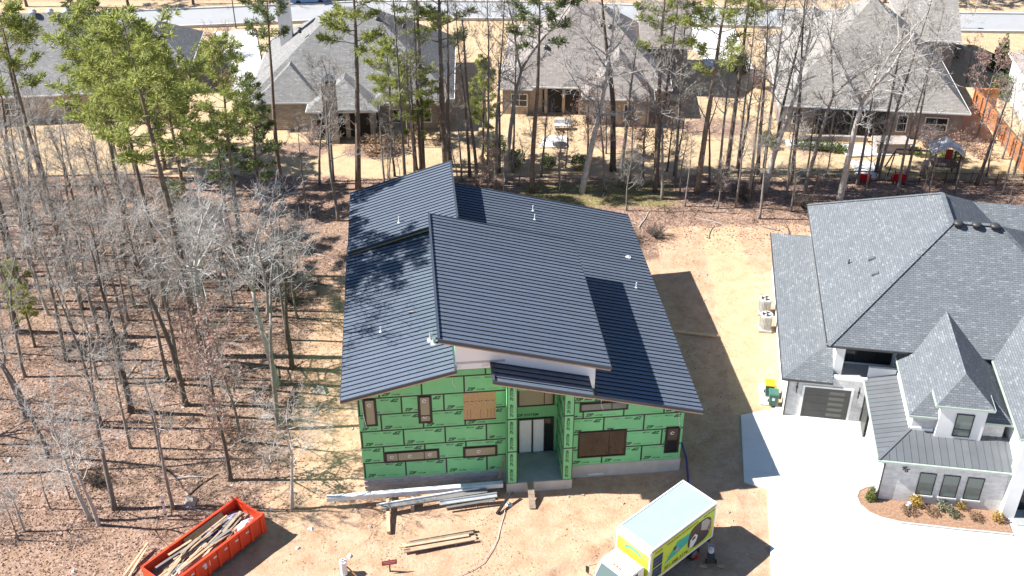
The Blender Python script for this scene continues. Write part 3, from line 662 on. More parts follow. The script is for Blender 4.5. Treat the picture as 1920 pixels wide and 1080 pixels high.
# garage door
FG = frame((0, 0, 0), (1, 0, 0), (0, -1, 0))
mb = MB()
for a0, a1, b0, b1 in ((.98, 1.12, 0, 2.66), (4.06, 4.2, 0, 2.66), (1.12, 4.06, 2.53, 2.66)): fbox(mb, FG, a0, a1, b0, b1, .003, .05)
GD = mb.build('garage_door', 'white_paint', WH)
for k in range(4): mb = MB(); fbox(mb, FG, 1.13, 4.05, .06 + k * .615, .06 + k * .615 + .60, .004, .016); mb.build('door_section', 'door_grey', GD)
for k in range(5): mb = MB(); fbox(mb, FG, 2.72, 3.68, .28 + k * .44, .28 + k * .44 + .24, .0165, .022); mb.build('pane', 'door_glass', GD)
for a in (.62, 4.52): mb = MB(); fbox(mb, FG, a - .03, a + .03, 2.0, 2.85, .06, .1); fbox(mb, FG, a - .06, a + .06, 2.36, 2.5, .002, .06); mb.build('wall_lamp', 'black_frame', WH)
# balcony over the garage
wall_box(2.75, 3.3, .55, 1.85, 3.3, 5.76, 'stucco', 'balcony_side'); wall_box(2.8, 4.88, .02, .25, 3.29, 3.5, 'white_paint', 'parapet')
wall_box(4.9, 6.6, .3, .5, 3.3, 4.25, 'stucco', 'balcony_wall')
FBq = frame((0, 1.88, 0), (1, 0, 0), (0, -1, 0))
window(WH, FBq, 3.35, 6.5, 3.5, 5.7, 'glass_dark', fw=.07, muls=(4.2, 5.4), label='wide dark glazed doors on the balcony')
mb = MB(); mb.box(3.75, 4.75, .35, 1.7, 5.55, 5.6); mb.build('balcony_soffit', 'white_paint', WH)
mb = MB(); mb.box(2.5, 6.7, .3, 1.87, 3.2, 3.3); mb.build('balcony_floor', 'slab', WH)
# front wing windows and number
FN = frame((0, -7.3, 0), (1, 0, 0), (0, -1, 0))
for a in (7.25, 8.6, 9.95): window(WH, FN, a, a + .95, .85, 2.55, 'glass_sage', fw=.045, depth=.05, sill='brick_white')
mb = MB(); mb.add(text('46', .5, 0, .008), lambda v: FN(6.1 + (v.x * .77 + v.y * .64) * 1., 2.72 + (-v.x * .64 + v.y * .77), .03)); mb.build('house_number', 'black_frame', WH)
for u in (5.16, 12.28): mb = MB(); mb.box(u - .04, u + .04, -7.42, -7.32, .0, 3.3); mb.build('downspout', 'dark_metal', WH)
mb = MB(); mb.box(.0, .08, -.1, -.01, 0, 3.2); mb.build('downspout', 'dark_metal', WH)
wall_box(12.2, 12.95, -7.75, -7.0, -.4, 5.7, 'stucco', 'entry_column')
mb = MB(); mb.box(12.98, 20, -6.98, -6.92, 0, 3); mb.build('entry_door', 'glass_dark', WH)
mb = MB(); mb.box(12.98, 20, -8.3, -6.9, 0, .16); mb.build('entry_step', 'slab', WH)
mb = MB(); mb.box(4.95, 4.99, -1.6, -.25, 0.05, 2.2); mb.build('side_door', 'door_grey', WH)
# roof vents
for u in (10.2, 11.35, 12.5):
    mb = MB(); mb.lathe((u, 7.75, 10.85), [(.2, 0), (.2, .16), (.3, .2), (.33, .28), (.28, .36), (.12, .42)], 14); mb.build('turbine_vent', 'dark_metal', WH, smooth=True)
mz = lambda u: 5.9 + (u - 2.05) * .654
for u, v in ((5.2, 7.6), (5.2, 5.7)): mb = MB(); mb.hexa([(u - .2, v - .16, mz(u - .2) + .01), (u + .2, v - .16, mz(u + .2) + .01), (u + .2, v + .16, mz(u + .2) + .01), (u - .2, v + .16, mz(u - .2) + .01)], [(u - .2, v - .14, mz(u) + .06), (u + .18, v - .14, mz(u + .2) + .08), (u + .18, v + .14, mz(u + .2) + .08), (u - .2, v + .14, mz(u) + .06)]); mb.build('roof_vent', 'metal_charcoal', WH)
mb = MB(); mb.lathe((3.9, 8.2, mz(3.9)), [(.05, 0), (.05, .35)], 8); mb.build('vent_pipe', 'dark_metal', WH)
# planting bed with kerb
BED = [(22.25, 49.9), (21.6, 50.0), (21.0, 49.65), (20.7, 49.07), (20.75, 48.4), (21.1, 47.8), (21.7, 47.35), (22.8, 46.95), (25.8, 46.45), (28.95, 46.0), (29.2, 47.9), (25, 49.2)]
mb = MB(); mb.hexa([(x, y, .0) for x, y in BED], [(x, y, .15) for x, y in BED]); tag(struct(mb.build('planting_bed', 'mulch')), None)
mb = MB()
for a, b in zip(BED[:9], BED[1:10]): mb.obox((*a, .12), (*b, .12), .1, .14)
struct(mb.build('bed_edging', 'concrete'))

# ------------------------------------------------------------------ far houses
def hip_faces(x0, x1, y0, y1, z, p, kind='hip'):
    w, d = x1 - x0, y1 - y0; h = min(w, d) / 2
    if kind == 'gx': return [[(x0, y0, z), (x1, y0, z), (x1, y0 + d / 2, z + p * d / 2), (x0, y0 + d / 2, z + p * d / 2)], [(x0, y0 + d / 2, z + p * d / 2), (x1, y0 + d / 2, z + p * d / 2), (x1, y1, z), (x0, y1, z)], [(x0, y0, z), (x0, y0 + d / 2, z + p * d / 2), (x0, y1, z)], [(x1, y0, z), (x1, y1, z), (x1, y0 + d / 2, z + p * d / 2)], [(x0, y0, z - .1), (x0, y1, z - .1), (x1, y1, z - .1), (x1, y0, z - .1)]]
    if w >= d: a, b = (x0 + h, y0 + h, z + p * h), (x1 - h, y0 + h, z + p * h); F = [[(x0, y0, z), (x1, y0, z), b, a], [(x1, y1, z), (x0, y1, z), a, b], [(x0, y1, z), (x0, y0, z), a], [(x1, y0, z), (x1, y1, z), b]]
    else: a, b = (x0 + h, y0 + h, z + p * h), (x0 + h, y1 - h, z + p * h); F = [[(x0, y0, z), (x1, y0, z), a], [(x1, y1, z), (x0, y1, z), b], [(x0, y1, z), (x0, y0, z), a, b], [(x1, y0, z), (x1, y1, z), b, a]]
    F = [f if f[2:] and f[2] != f[-1] else f for f in F]
    F.append([(x0, y0, z - .1), (x0, y1, z - .1), (x1, y1, z - .1), (x1, y0, z - .1)]); return [[p_ for i, p_ in enumerate(f) if i == 0 or p_ != f[i - 1]] for f in F]
def far_house(name, label, loc, rz, blocks, roofm, wallm, wins, oh=.45):
    H = thing(name, label, 'house', loc, R(rz))
    for i, (x0, x1, y0, y1, z, p, kind) in enumerate(blocks):
        mb = MB(); mb.box(x0 + oh, x1 - oh, y0 + oh, y1 - oh, -.3, z - .05); mb.build('wall', wallm if isinstance(wallm, str) else wallm[i], H)
        rf = roofmesh(hip_faces(x0, x1, y0, y1, z + .013 * i, p, kind), roofm, par=H)
        mb = MB()
        for a, b in (((x0, y0), (x1, y0)), ((x0, y0), (x0, y1)), ((x1, y0), (x1, y1))): mb.obox((*a, z - .07), (*b, z - .07), .1, .15)
        mb.build('gutter', 'white_paint', rf)
    for a0, a1, b0, b1, y in wins:
        window(H, frame((0, y, 0), (1, 0, 0), (0, -1, 0)), a0, a1, b0, b1, 'glass_dark', 'white_paint', fw=.09, muls=((a0 + a1) / 2,) if a1 - a0 > 1.4 else (), hm=((b0 + b1) / 2,), depth=.06)
    return H
H4 = far_house('brick_house', 'taupe brick house with a tall hip roof behind the wooded strip, beside the cedar fence', (26.0, 100.6, 0), -6.9,
    [(0, 18.2, 0, 18.6, 3.0, .90, 'hip'), (14.4, 19.8, 13.8, 27, 5.2, .6, 'gx'), (2.2, 8.2, 14.5, 25, 3.3, .8, 'hip')], 'shingle_tan', 'brick_grey',
    [(1.6, 2.6, .9, 2.2, .45), (11.6, 12.6, .6, 2.4, .45), (14.2, 16.4, .8, 2.3, .45)])
mb = MB(); mb.box(3.9, 10.6, .30, .46, .1, 2.7); mb.build('patio_shade_panel', 'recess_shade', H4)  # dark panel on the solid wall, painting in the shade under the patio cover
for u in (4.0, 5.4, 7.2, 9.0, 10.5): mb = MB(); mb.box(u, u + .16, .2, .36, 0, 2.75); mb.build('patio_post', 'paint_grey', H4)
for u, v in ((11.8, 7.6), (12.4, 5.6)): mb = MB(); mb.lathe((u, v, 3 + .90 * v), [(.2, -.1), (.2, .2), (.32, .3), (.2, .45)], 10); mb.build('roof_vent', 'dark_metal', H4)
H3 = far_house('brick_house', 'tan brick house with a pinkish-brown gabled hip roof straight behind the green house', (-1.3, 105.4, 0), -4,
    [(0, 17.4, 0, 15.5, 3.0, .82, 'hip'), (8.4, 15.6, -2.6, 8, 2.97, .85, 'hip'), (14.2, 19.6, 5.5, 16, 5.4, .6, 'gx'), (-.1, 3.4, -.5, 6, 2.9, .7, 'hip')], 'shingle_taupe', ['brick_beige', 'brick_beige', 'paint_grey', 'brick_beige'],
    [(1.2, 2.9, .8, 2.2, -.05), (4.8, 5.8, .5, 2.3, .45), (6.2, 7.2, .5, 2.3, .45), (9.6, 10.7, .5, 2.3, -2.15), (12.6, 13.7, .5, 2.3, -2.15)])
mb = MB(); mb.box(4.4, 8.2, .3, .46, .1, 2.6); mb.build('patio_shade_panel', 'recess_shade', H3)  # no recess behind: the covered patio's shade is a dark panel
for u in (4.6, 6.4, 8.1): mb = MB(); mb.box(u, u + .3, .1, .3, 0, 2.75); mb.build('patio_post', 'brick_beige', H3)
for u, v in ((4.5, 3.4), (10, 5.6), (11, 5.4)): mb = MB(); mb.lathe((u, v, 3 + .8 * v), [(.18, -.1), (.2, .2), (.3, .3), (.2, .42)], 10); mb.build('roof_vent', 'dark_metal', H3)
H2 = far_house('stone_house', 'grey-roofed stone house with a covered porch and two chimneys behind the pines', (-26.2, 101.4, 0), 2,
    [(0, 20.5, 0, 17.5, 3.0, .74, 'hip'), (6.2, 13.2, -2.6, 8.5, 2.95, .55, 'hip'), (12.5, 19.6, -.9, 10, 3.04, .72, 'hip'), (1.0, 7.5, -.6, 8, 3.07, .8, 'hip')], 'shingle_grey', 'stone',
    [(1.2, 2.6, .8, 2.2, .45), (14, 15.2, .7, 2.2, -.45), (16.2, 18.2, .7, 2.2, -.45), (3.6, 4.8, .7, 2.2, .45)])
mb = MB(); mb.box(6.9, 12.5, -2.2, -2.14, .1, 2.5); mb.build('porch_shade_panel', 'recess_shade', H2)  # dark panel on the wall in place of the porch's inner shade
for u in (6.7, 9.9, 12.3): mb = MB(); mb.box(u, u + .45, -2.5, -2.1, 0, 2.8); mb.build('porch_post', 'stone', H2)
mb = MB(); mb.box(8.0, 9.3, -3.4, -2.5, 0, 6.0); mb.box(7.9, 9.4, -3.5, -2.4, 6.0, 6.15); CH = mb.build('chimney', 'stone', H2)
mb = MB(); mb.hexa([(7.95, -3.45, 6.4), (9.35, -3.45, 6.4), (9.35, -2.45, 6.4), (7.95, -2.45, 6.4)], [(8.6, -3, 6.95), (8.7, -3, 6.95), (8.7, -2.9, 6.95), (8.6, -2.9, 6.95)]); mb.build('chimney_cap', 'metal_charcoal', CH)
for x, y in ((8.1, -3.3), (9.1, -3.3), (8.1, -2.65), (9.1, -2.65)): mb = MB(); mb.box(x, x + .1, y, y + .1, 6.15, 6.4); mb.build('cap_leg', 'dark_metal', CH)
mb = MB(); mb.box(2.2, 3.5, 10.5, 11.6, 4, 9.6); CH = mb.build('chimney', 'white_paint', H2); CH['label'] = 'tall white boxed chimney'
mb = MB(); mb.hexa([(2.1, 10.4, 9.6), (3.6, 10.4, 9.6), (3.6, 11.7, 9.6), (2.1, 11.7, 9.6)], [(2.8, 11, 10.5), (2.9, 11, 10.5), (2.9, 11.1, 10.5), (2.8, 11.1, 10.5)]); mb.build('chimney_cap', 'metal_charcoal', CH)
for u, v in ((5, 6.5), (12.8, 7.5), (15.5, 6.8)): mb = MB(); mb.lathe((u, v, 3 + .72 * v), [(.18, -.1), (.2, .2), (.3, .3), (.2, .42)], 10); mb.build('roof_vent', 'dark_metal', H2)
H1 = far_house('grey_house', 'low grey-roofed house at the far left behind the pines', (-60, 101.5, 0), 6,
    [(0, 23, 0, 18, 3.0, .6, 'hip'), (19, 27, 6.5, 17, 2.95, .7, 'hip')], 'shingle_grey', 'brick_beige', [(3, 4.6, .8, 2.2, .45), (9, 10.6, .8, 2.2, .45), (15, 16.6, .8, 2.2, .45)])
for u in (11.6, 13.3, 15): mb = MB(); mb.lathe((u, 8.6, 3 + .6 * 8.6), [(.24, -.1), (.24, .3), (.4, .4), (.42, .55), (.2, .75)], 10); mb.build('turbine_vent', 'galv', H1)
H5 = far_house('stucco_house', 'cream house with a brown roof cut by the right edge beyond the cedar fence', (49.6, 92.5, 0), -8,
    [(0, 14, 0, 19, 4.2, .55, 'hip')], 'shingle_taupe', 'stucco', [(2, 3.2, .8, 2.2, .45)])

# ------------------------------------------------------------------ box truck
def truck():
    rz = math.atan2(-3.63, -3.99)                                     # heading
    T = thing('box_truck', 'box truck with white roof and yellow-green printed side parked on the dirt', 'truck', (8.52, 44.12, 0), rz)
    L2, Wd, z0, z1 = 2.72, 1.23, .98, 3.58
    mb = MB(); mb.box(-L2, L2, -Wd, Wd, z0, z1 - .03); BX = mb.build('cargo_box', 'truck_white', T)
    mb = MB(); mb.box(-L2 + .09, L2 - .22, -Wd + .08, Wd - .08, z1 - .029, z1 - .012); mb.build('roof_skin', 'truck_roof', BX)
    mb = MB()
    for y in (-Wd, Wd - .08): mb.box(-L2, L2, y, y + .08, z1 - .03, z1 + .02)
    mb.box(-L2, -L2 + .085, -Wd + .081, Wd - .081, z1 - .03, z1 + .018)
    mb.hexa([(L2 - .24, -Wd + .081, z1 - .03), (L2 + .06, -Wd, z1 - .42), (L2 + .06, Wd, z1 - .42), (L2 - .24, Wd - .081, z1 - .03)], [(L2 - .24, -Wd + .081, z1 + .018), (L2 + .10, -Wd, z1 - .12), (L2 + .10, Wd, z1 - .12), (L2 - .24, Wd - .081, z1 + .018)]); mb.build('edge_cap', 'truck_white', BX)
    for y in (-Wd + .01, Wd - .09): MB().box(L2 - .02, L2 + .03, y, y + .08, z0, z1 - .42).build('corner_post', 'truck_white', BX)
    mb = MB(); mb.box(L2 + .002, L2 + .012, -Wd + .1, Wd - .1, z0 + .1, z1 - .43); mb.build('front_graphic', 'truck_yellow', BX)
    F2 = lambda a, b, n=0: Vector((L2 + .014 + n, a, b)); mb = MB()
    arc = [(.62 * math.cos(t) * 1., .30 * math.sin(t)) for t in [math.pi * k / 10 for k in range(11)]]
    for k in range(10): mb.poly([F2(arc[k][0] * .75, 2.62 + arc[k][1] * .5), F2(arc[k + 1][0] * .75, 2.62 + arc[k + 1][1] * .5), F2(arc[k + 1][0], 2.62 + arc[k + 1][1]), F2(arc[k][0], 2.62 + arc[k][1])])
    mb.build('front_logo', 'truck_teal', BX)
    # printed left side, a runs from the rear (-L2) to the front
    Fs = lambda a, b, n=0: Vector((a, Wd + .004 + n, b))
    mb = MB(); fbox(mb, Fs, -L2 + .12, L2 - .12, z0 + .16, z1 - .17, 0, .006); mb.build('side_graphic', 'truck_yellow', BX)
    mb = MB(); fbox(mb, Fs, -L2 + .1, L2 - .1, z1 - .168, z1 - .13, 0, .012); mb.build('side_rail', 'dark_metal', BX)
    mb = MB()
    for k in range(2):
        for j in range(3): fbox(mb, Fs, 1.72, 2.5, 1.25 + k * .86 + j * .27, 1.25 + k * .86 + j * .27 + .25, .0065, .010)
    mb.build('solar_graphic', 'truck_blue', BX)
    mb = MB(); mb.poly([Fs(1.55, 1.75, .0075), Fs(.55, 2.85, .0075), Fs(-.35, 2.1, .0075)]); mb.poly([Fs(.55, 2.85, .0076), Fs(-.55, 2.75, .0076), Fs(-.35, 2.1, .0076)]); mb.build('pyramid_graphic', 'truck_teal', BX)
    mb = MB(); mb.poly([Fs(.72 + .14 * math.cos(t), 2.45 + .16 * math.sin(t), .009) for t in [k * math.pi / 6 for k in range(12)]]); mb.build('eye_graphic', 'truck_brown', BX)
    mb = MB(); mb.poly([Fs(.5 + .2 * math.cos(t), 2.2 + .1 * math.sin(t), .009) for t in [k * math.pi / 6 for k in range(12)]]); mb.build('cloud_graphic', 'truck_grey', BX)
    def pill(cx, cy, rx, ry, n, m, nm): mb = MB(); mb.poly([Fs(cx + rx * math.copysign(abs(math.cos(t)) ** .7, math.cos(t)), cy + ry * math.copysign(abs(math.sin(t)) ** .7, math.sin(t)), n) for t in [k * math.pi / 12 for k in range(24)]]); mb.build(nm, m, BX)
    pill(-1.4, 2.18, 1.0, .88, .0075, 'truck_brown', 'oval_graphic')
    mb = MB(); mb.poly([Fs(-.6, 1.5, .009), Fs(-.62, 2.1, .009), Fs(-1.0, 2.35, .009), Fs(-1.25, 2.1, .009), Fs(-1.15, 1.7, .009), Fs(-.85, 1.42, .009)]); mb.build('van_graphic', 'plastic_white', BX)
    mb = MB(); mb.poly([Fs(-.72, 2.1, .0105), Fs(-.95, 2.22, .0105), Fs(-1.12, 2.05, .0105), Fs(-.85, 1.95, .0105)]); mb.build('van_window_graphic', 'truck_brown', BX)
    mb = MB(); mb.poly([Fs(-1.5, 2.95, .009), Fs(-1.95, 2.9, .009), Fs(-2.3, 2.5, .009), Fs(-2.05, 1.95, .009), Fs(-1.5, 2.3, .009)]); mb.build('bag_graphic', 'truck_grey', BX)
    mb = MB()
    for k in range(5): fbox(mb, Fs, -2.36 + .06 * (k % 2), -2.2 + .08 * (k % 2), 1.75 + k * .17, 1.85 + k * .17, .0065, .010)
    mb.build('stripe_graphic', 'truck_pink', BX)
    for body, size, a, b in (('SOLAR', .2, 2.4, 3.12), ('INSULATION', .2, 1.45, 3.12), ('ENCAPSULATION', .17, .2, 3.14), ('DUCTWORK', .17, -1.6, 3.14), ('501.588.3174', .36, 1.5, 1.28)):
        mb = MB(); mb.add(text(body, size, .1, .006), lambda v: Fs(a - v.x, b + v.y, .0082)); mb.build('lettering', 'black_frame', BX)
    mb = MB(); mb.box(-L2 - .012, -L2 - .002, -Wd + .1, Wd - .1, z0 + .05, z1 - .15); mb.build('rear_door', 'truck_white', BX)
    # chassis and wheels
    mb = MB(); mb.box(-L2 + .1, 4.1, -.42, -.3, .62, .82); mb.box(-L2 + .1, 4.1, .3, .42, .62, .82); mb.box(-L2 + .3, L2 - .2, -Wd + .05, Wd - .05, .86, .98); mb.box(-L2 - .05, -L2 + .1, -1.1, 1.1, .45, .6); mb.build('chassis', 'dark_metal', T)
    for x in (-1.35, 3.55):
        for y in (-1, 1):
            mb = MB(); c0 = Vector((x, y * .98, .42)); ring = lambda r, dy: [c0 + Vector((r * math.cos(t), dy, r * math.sin(t))) for t in [k * math.pi / 9 for k in range(18)]]
            mb.hexa(ring(.42, -.14), ring(.42, .14)); wh = mb.build('wheel', 'rubber', T)
            mb = MB(); mb.hexa(ring(.24, -.15), ring(.24, .15)); mb.build('rim', 'steel', wh)
    # cab
    c0, c1, h = L2 + .16, L2 + 2.0, 1.04
    prof = [(c0, .55), (c1, .55), (c1 + .02, 1.15), (c1 - .06, 1.4), (c1 - .52, 2.28), (c1 - .7, 2.38), (c0 + .08, 2.4), (c0, 2.3)]
    mb = MB(); lo_ = [(x, -h, z) for x, z in prof]; hi_ = [(x, h, z) for x, z in prof]
    def inset(p, s): return [(x, y * (1 - max(0, z - 1.3) * .07), z) for x, y, z in p]
    mb.hexa(inset(hi_, 1), inset(lo_, 1)); CB = mb.build('cab', 'truck_white', T)
    mb = MB(); mb.hexa([(c1 - .085, -.9, 1.47), (c1 - .085, .9, 1.47), (c1 - .5, .86, 2.22), (c1 - .5, -.86, 2.22)], [(c1 - .055, -.9, 1.48), (c1 - .055, .9, 1.48), (c1 - .47, .86, 2.235), (c1 - .47, -.86, 2.235)]); mb.build('windscreen', 'glass_cab', CB)
    for k in range(9): mb = MB(); y = -.84 + k * .21; mb.box(c0 + .12, c1 - .72, y - .012, y + .012, 2.385, 2.412); mb.build('roof_rib', 'truck_white', CB)
    for y in (-.2, 0, .2): mb = MB(); mb.box(c1 - .78, c1 - .70, y - .05, y + .05, 2.385, 2.43); mb.build('marker_lamp', 'gold_brown', CB)
    for s in (-1, 1):
        mb = MB(); yy = s * (h * .955); mb.hexa([(c0 + .5, yy, 1.45), (c1 - .22, yy, 1.45), (c1 - .62, yy * .955, 2.2), (c0 + .5, yy * .955, 2.2)], [(c0 + .5, yy + s * .04, 1.45), (c1 - .22, yy + s * .04, 1.45), (c1 - .62, yy * .955 + s * .035, 2.2), (c0 + .5, yy * .955 + s * .035, 2.2)]); mb.build('side_window', 'glass_dark', CB)
        mb = MB(); mb.tube([(c1 - .3, s * 1.0, 2.15), (c1 + .1, s * 1.3, 2.0), (c1 + .12, s * 1.32, 1.5), (c1 - .1, s * 1.04, 1.3)], .015, 5); mb.box(c1 + .07, c1 + .14, s * 1.32 - .1, s * 1.32 + .1, 1.55, 1.95); mb.build('mirror', 'black_frame', CB)
        mb = MB(); mb.box(c1 - .02, c1 + .04, s * .78 - .17, s * .78 + .17, .78, .98); mb.build('headlight', 'steel', CB)
    mb = MB(); mb.box(c1 - .05, c1 + .1, -1.02, 1.02, .42, .62); mb.build('bumper', 'truck_white', CB)
    mb = MB(); mb.box(c1 + .005, c1 + .035, -.55, .55, .76, 1.0); mb.build('grille', 'black_frame', CB)
truck()

# ------------------------------------------------------------------ dumpster and its load
rnd = random.Random(4)
DU = thing('dumpster', 'open red roll-off dumpster full of scrap wood', 'dumpster', (-17.2, 44.15, 0), R(53.1))
hl, hw, hz = 3.32, 1.11, 1.6
mb = MB(); mb.box(-hl, hl, -hw, hw, .18, .28); mb.build('floor', 'red_worn', DU)
for y in (-1, 1):
    mb = MB(); mb.box(-hl, hl, min(y * hw, y * (hw - .06)), max(y * hw, y * (hw - .06)), .2, hz - .06); sw = mb.build('side_wall', 'red_paint', DU)
    mb = MB(); mb.box(-hl, hl, y * hw - .07, y * hw + .07, hz - .1, hz); mb.build('top_rail', 'red_paint', sw)
    for k in range(9):
        x = -hl + .2 + k * .78; mb = MB(); yo = y * (hw + .09); mb.box(x, x + .14, min(y * hw, yo), max(y * hw, yo), .25, hz - .11); mb.build('rib', 'red_paint', sw)
    for k in range(7):
        if y < 0: mb = MB(); x = -hl + .7 + k * .78; mb.box(x, x + .22, -hw - .008, -hw - .001, 1.05, 1.16); mb.build('reflector', 'plastic_white', sw)
mb = MB(); mb.box(-.95, -.55, -hw - .012, -hw - .001, .8, 1.2); mb.build('sign_plate', 'plastic_white', sw)
for x in (-1, 1):
    mb = MB(); mb.box(min(x * hl, x * (hl - .06)), max(x * hl, x * (hl - .06)), -hw + .07, hw - .07, .2, hz - .06); ew = mb.build('end_wall', 'red_paint', DU)
    mb = MB(); mb.box(x * hl - .06, x * hl + .06, -hw + .071, hw - .071, hz - .1, hz - .002); mb.build('top_rail', 'red_paint', ew)
for y in (-hw - .03, hw - .1): MB().box(hl, hl + .16, y, y + .13, .1, hz + .02).build('hinge_post', 'red_paint', DU)
for x in (-2.6, 2.6):
    for y in (-.85, .85): mb = MB(); mb.lathe((0, 0, 0), [(.12, -.07), (.12, .07)], 10); o = mb.build('roller', 'dark_metal', DU, (x, y, .13)); o.rotation_euler = (R(90), 0, 0)
c_, s_ = math.cos(R(53.1)), math.sin(R(53.1))
def dw(x, y, z): return (-17.2 + x * c_ - y * s_, 44.15 + x * s_ + y * c_, z)
mb = MB(); n = 14
def hz_(i, j): return .92 + .22 * math.sin(i * 1.7 + j) * .5 + .18 * (noise.noise(Vector((i * .5, j * .7, 1))))
G_ = [[(-hl + .07 + i * (2 * hl - .14) / n, -hw + .07 + j * (2 * hw - .14) / 6, hz_(i, j)) for j in range(7)] for i in range(n + 1)]
for i in range(n):
    for j in range(6): mb.poly([G_[i][j], G_[i + 1][j], G_[i + 1][j + 1], G_[i][j + 1]])
o = mb.build('construction_rubble', 'grey_wood', None, (-17.2, 44.15, 0), R(53.1)); tag(o, 'heap of splintered scrap filling the red dumpster', 'rubble', kind='stuff')
for k in range(40):
    x = rnd.uniform(-2.4, 2.0); y = rnd.uniform(-.85, .75); a = rnd.gauss(.12, .22); l = rnd.uniform(1.2, 3.0); z = 1.08 + rnd.uniform(0, .30) + k * .004
    ex = min(l / 2 * math.cos(a), 3.15 - abs(x)); ey = ex * math.tan(a); ey = max(-.95 - y if y < 0 else -.9, min(.95 - y, ey))
    p, q = dw(x - ex, y - ey * .6, z + rnd.uniform(-.1, .1)), dw(x + ex, y + ey * .6, z + rnd.uniform(-.1, .12))
    mb = MB(); mb.obox(p, q, rnd.choice((.09, .09, .14, .19)), .04); tag(mb.build('scrap_board', rnd.choice(('raw_wood', 'raw_wood', 'raw_wood', 'grey_wood', 'paint_grey'))), 'loose scrap board lying among others in the red dumpster', 'board', 'scrap boards in the dumpster')
mb = MB(); mb.hexa([dw(-.6, hw - .1, 1.5), dw(2.1, hw - .1, 1.5), dw(2.1, hw - .13, 1.5), dw(-.6, hw - .13, 1.5)], [dw(-.5, hw - .5, .95), dw(2.2, hw - .5, .95), dw(2.2, hw - .53, .95), dw(-.5, hw - .53, .95)]); tag(mb.build('plywood_sheet', 'osb'), 'brown plywood sheet leaning inside the far wall of the dumpster', 'plywood')
for nm, m, x, y, lab, cat in (('foam_sheet', 'lavender', 2.2, .35, 'lavender foam sheet at the far end of the dumpster', 'foam sheet'), ('blue_bag', 'plastic_blue', 1.0, .45, 'crumpled blue bag in the dumpster beside the plywood', 'bag'), ('white_sheeting', 'cloth_white', -1.9, -.35, 'bundle of white sheeting at the near end of the dumpster', 'sheeting'), ('carton', 'wrap_white', 2.4, -.6, 'white carton in the dumpster corner near the hinge posts', 'carton')):
    mb = MB(); n = 9
    for i in range(3):
        rr = [(1.0, .55), (.9, .5), (.45, .3)][i]
    lo_ = [dw(x + .62 * math.cos(t) * (1 + .2 * math.sin(3 * t)), y + .33 * math.sin(t) * (1 + .2 * math.cos(2 * t)), .95) for t in [k * 2 * math.pi / n for k in range(n)]]
    md = [dw(x + .58 * math.cos(t) * (1 + .3 * math.sin(2 * t + 1)), y + .3 * math.sin(t), 1.22 + .05 * math.sin(5 * t)) for t in [k * 2 * math.pi / n for k in range(n)]]
    tp = [dw(x + .3 * math.cos(t), y + .15 * math.sin(t) * (1 + .2 * math.cos(3 * t)), 1.36 + .04 * math.cos(4 * t)) for t in [k * 2 * math.pi / n for k in range(n)]]
    mb.hexa(lo_, md); mb.hexa(md, tp); tag(mb.build(nm, m), lab, cat)
for i, (p, q) in enumerate((((-21.7, 42.3, .1), (-20.75, 45.1, .42)), ((-21.3, 42.5, .1), (-20.7, 44.9, .36)))):
    mb = MB(); mb.obox(p, q, .12, .05); tag(mb.build('loose_plank', 'raw_wood'), ('longer' if i == 0 else 'shorter') + ' raw plank on the ground at the near corner of the red dumpster', 'plank', 'planks by the dumpster')

# ------------------------------------------------------------------ building materials in front of the house
def item(name, label, cat, m, fn, group=None):
    mb = MB(); fn(mb); return tag(mb.build(name, m), label, cat, group)
item('wrapped_beam', 'long white wrapped beam lying on trestles along the house front', 'beam', 'plastic_white', lambda b: b.obox((-11.0, 48.45, .62), (-.55, 49.7, .62), .3, .3))
item('trestle_beam', 'pale timber crosswise under the white and grey beams', 'timber', 'raw_wood', lambda b: b.obox((-7.5, 49.3, .38), (-7.15, 46.2, .1), .2, .2))
for i, (x, y) in enumerate(((-5.9, 48.3), (-3.4, 48.8), (-1.6, 49.2))):
    item('trestle_block', ('left', 'middle', 'right')[i] + ' wooden block propping up the long white beam', 'block', 'grey_wood', lambda b: b.box(x - .1, x + .1, y - .3, y + .75, -.1, .46), 'blocks under the beams')
item('grey_beam', 'long grey board lying beside the white beam', 'beam', 'paint_grey', lambda b: b.obox((-7.7, 47.85, .5), (-1.5, 49.2, .55), .36, .1))
item('white_trim_board', 'thin white trim length on the grey board', 'trim', 'plastic_white', lambda b: b.obox((-8.0, 47.95, .6), (-1.9, 49.35, .66), .08, .1))
item('steel_channel', 'shiny steel channel nearest the camera in the pile by the house', 'channel', 'galv', lambda b: (b.obox((-4.3, 48.2, .45), (-.9, 48.85, .5), .26, .05), b.obox((-4.3, 48.33, .52), (-.9, 48.98, .57), .04, .14)))
item('steel_flashing', 'narrow steel strip below the shiny channel', 'flashing', 'steel', lambda b: b.obox((-3.9, 47.95, .38), (-1.0, 48.6, .42), .14, .04))
item('dark_gutter', 'short dark pipe length leaning at the right end of the pile', 'pipe', 'black_frame', lambda b: b.obox((-.9, 47.75, .08), (0, 49.15, .5), .14, .12))
item('leaning_board', 'grey board leaning on the left porch pier', 'board', 'grey_wood', lambda b: b.obox((-.95, 49.95, .0), (-.42, 50.35, 2.3), .14, .05))
for i in range(8):
    y0 = 44.7 + (i % 4) * .26; z = .1 + (i // 4) * .09 + (i % 3) * .015; dx = (0, .35, -.15, .2, .4, -.3, .1, .25)[i]
    item('lumber_board', 'weathered board in the lumber stack on the bare dirt', 'board', 'grey_wood' if i % 3 == 0 else 'raw_wood', lambda b: b.obox((-6.15 + dx, y0, z), (-2.3 + dx * .6, y0 + .92, z), .17, .05), 'boards of the lumber stack')
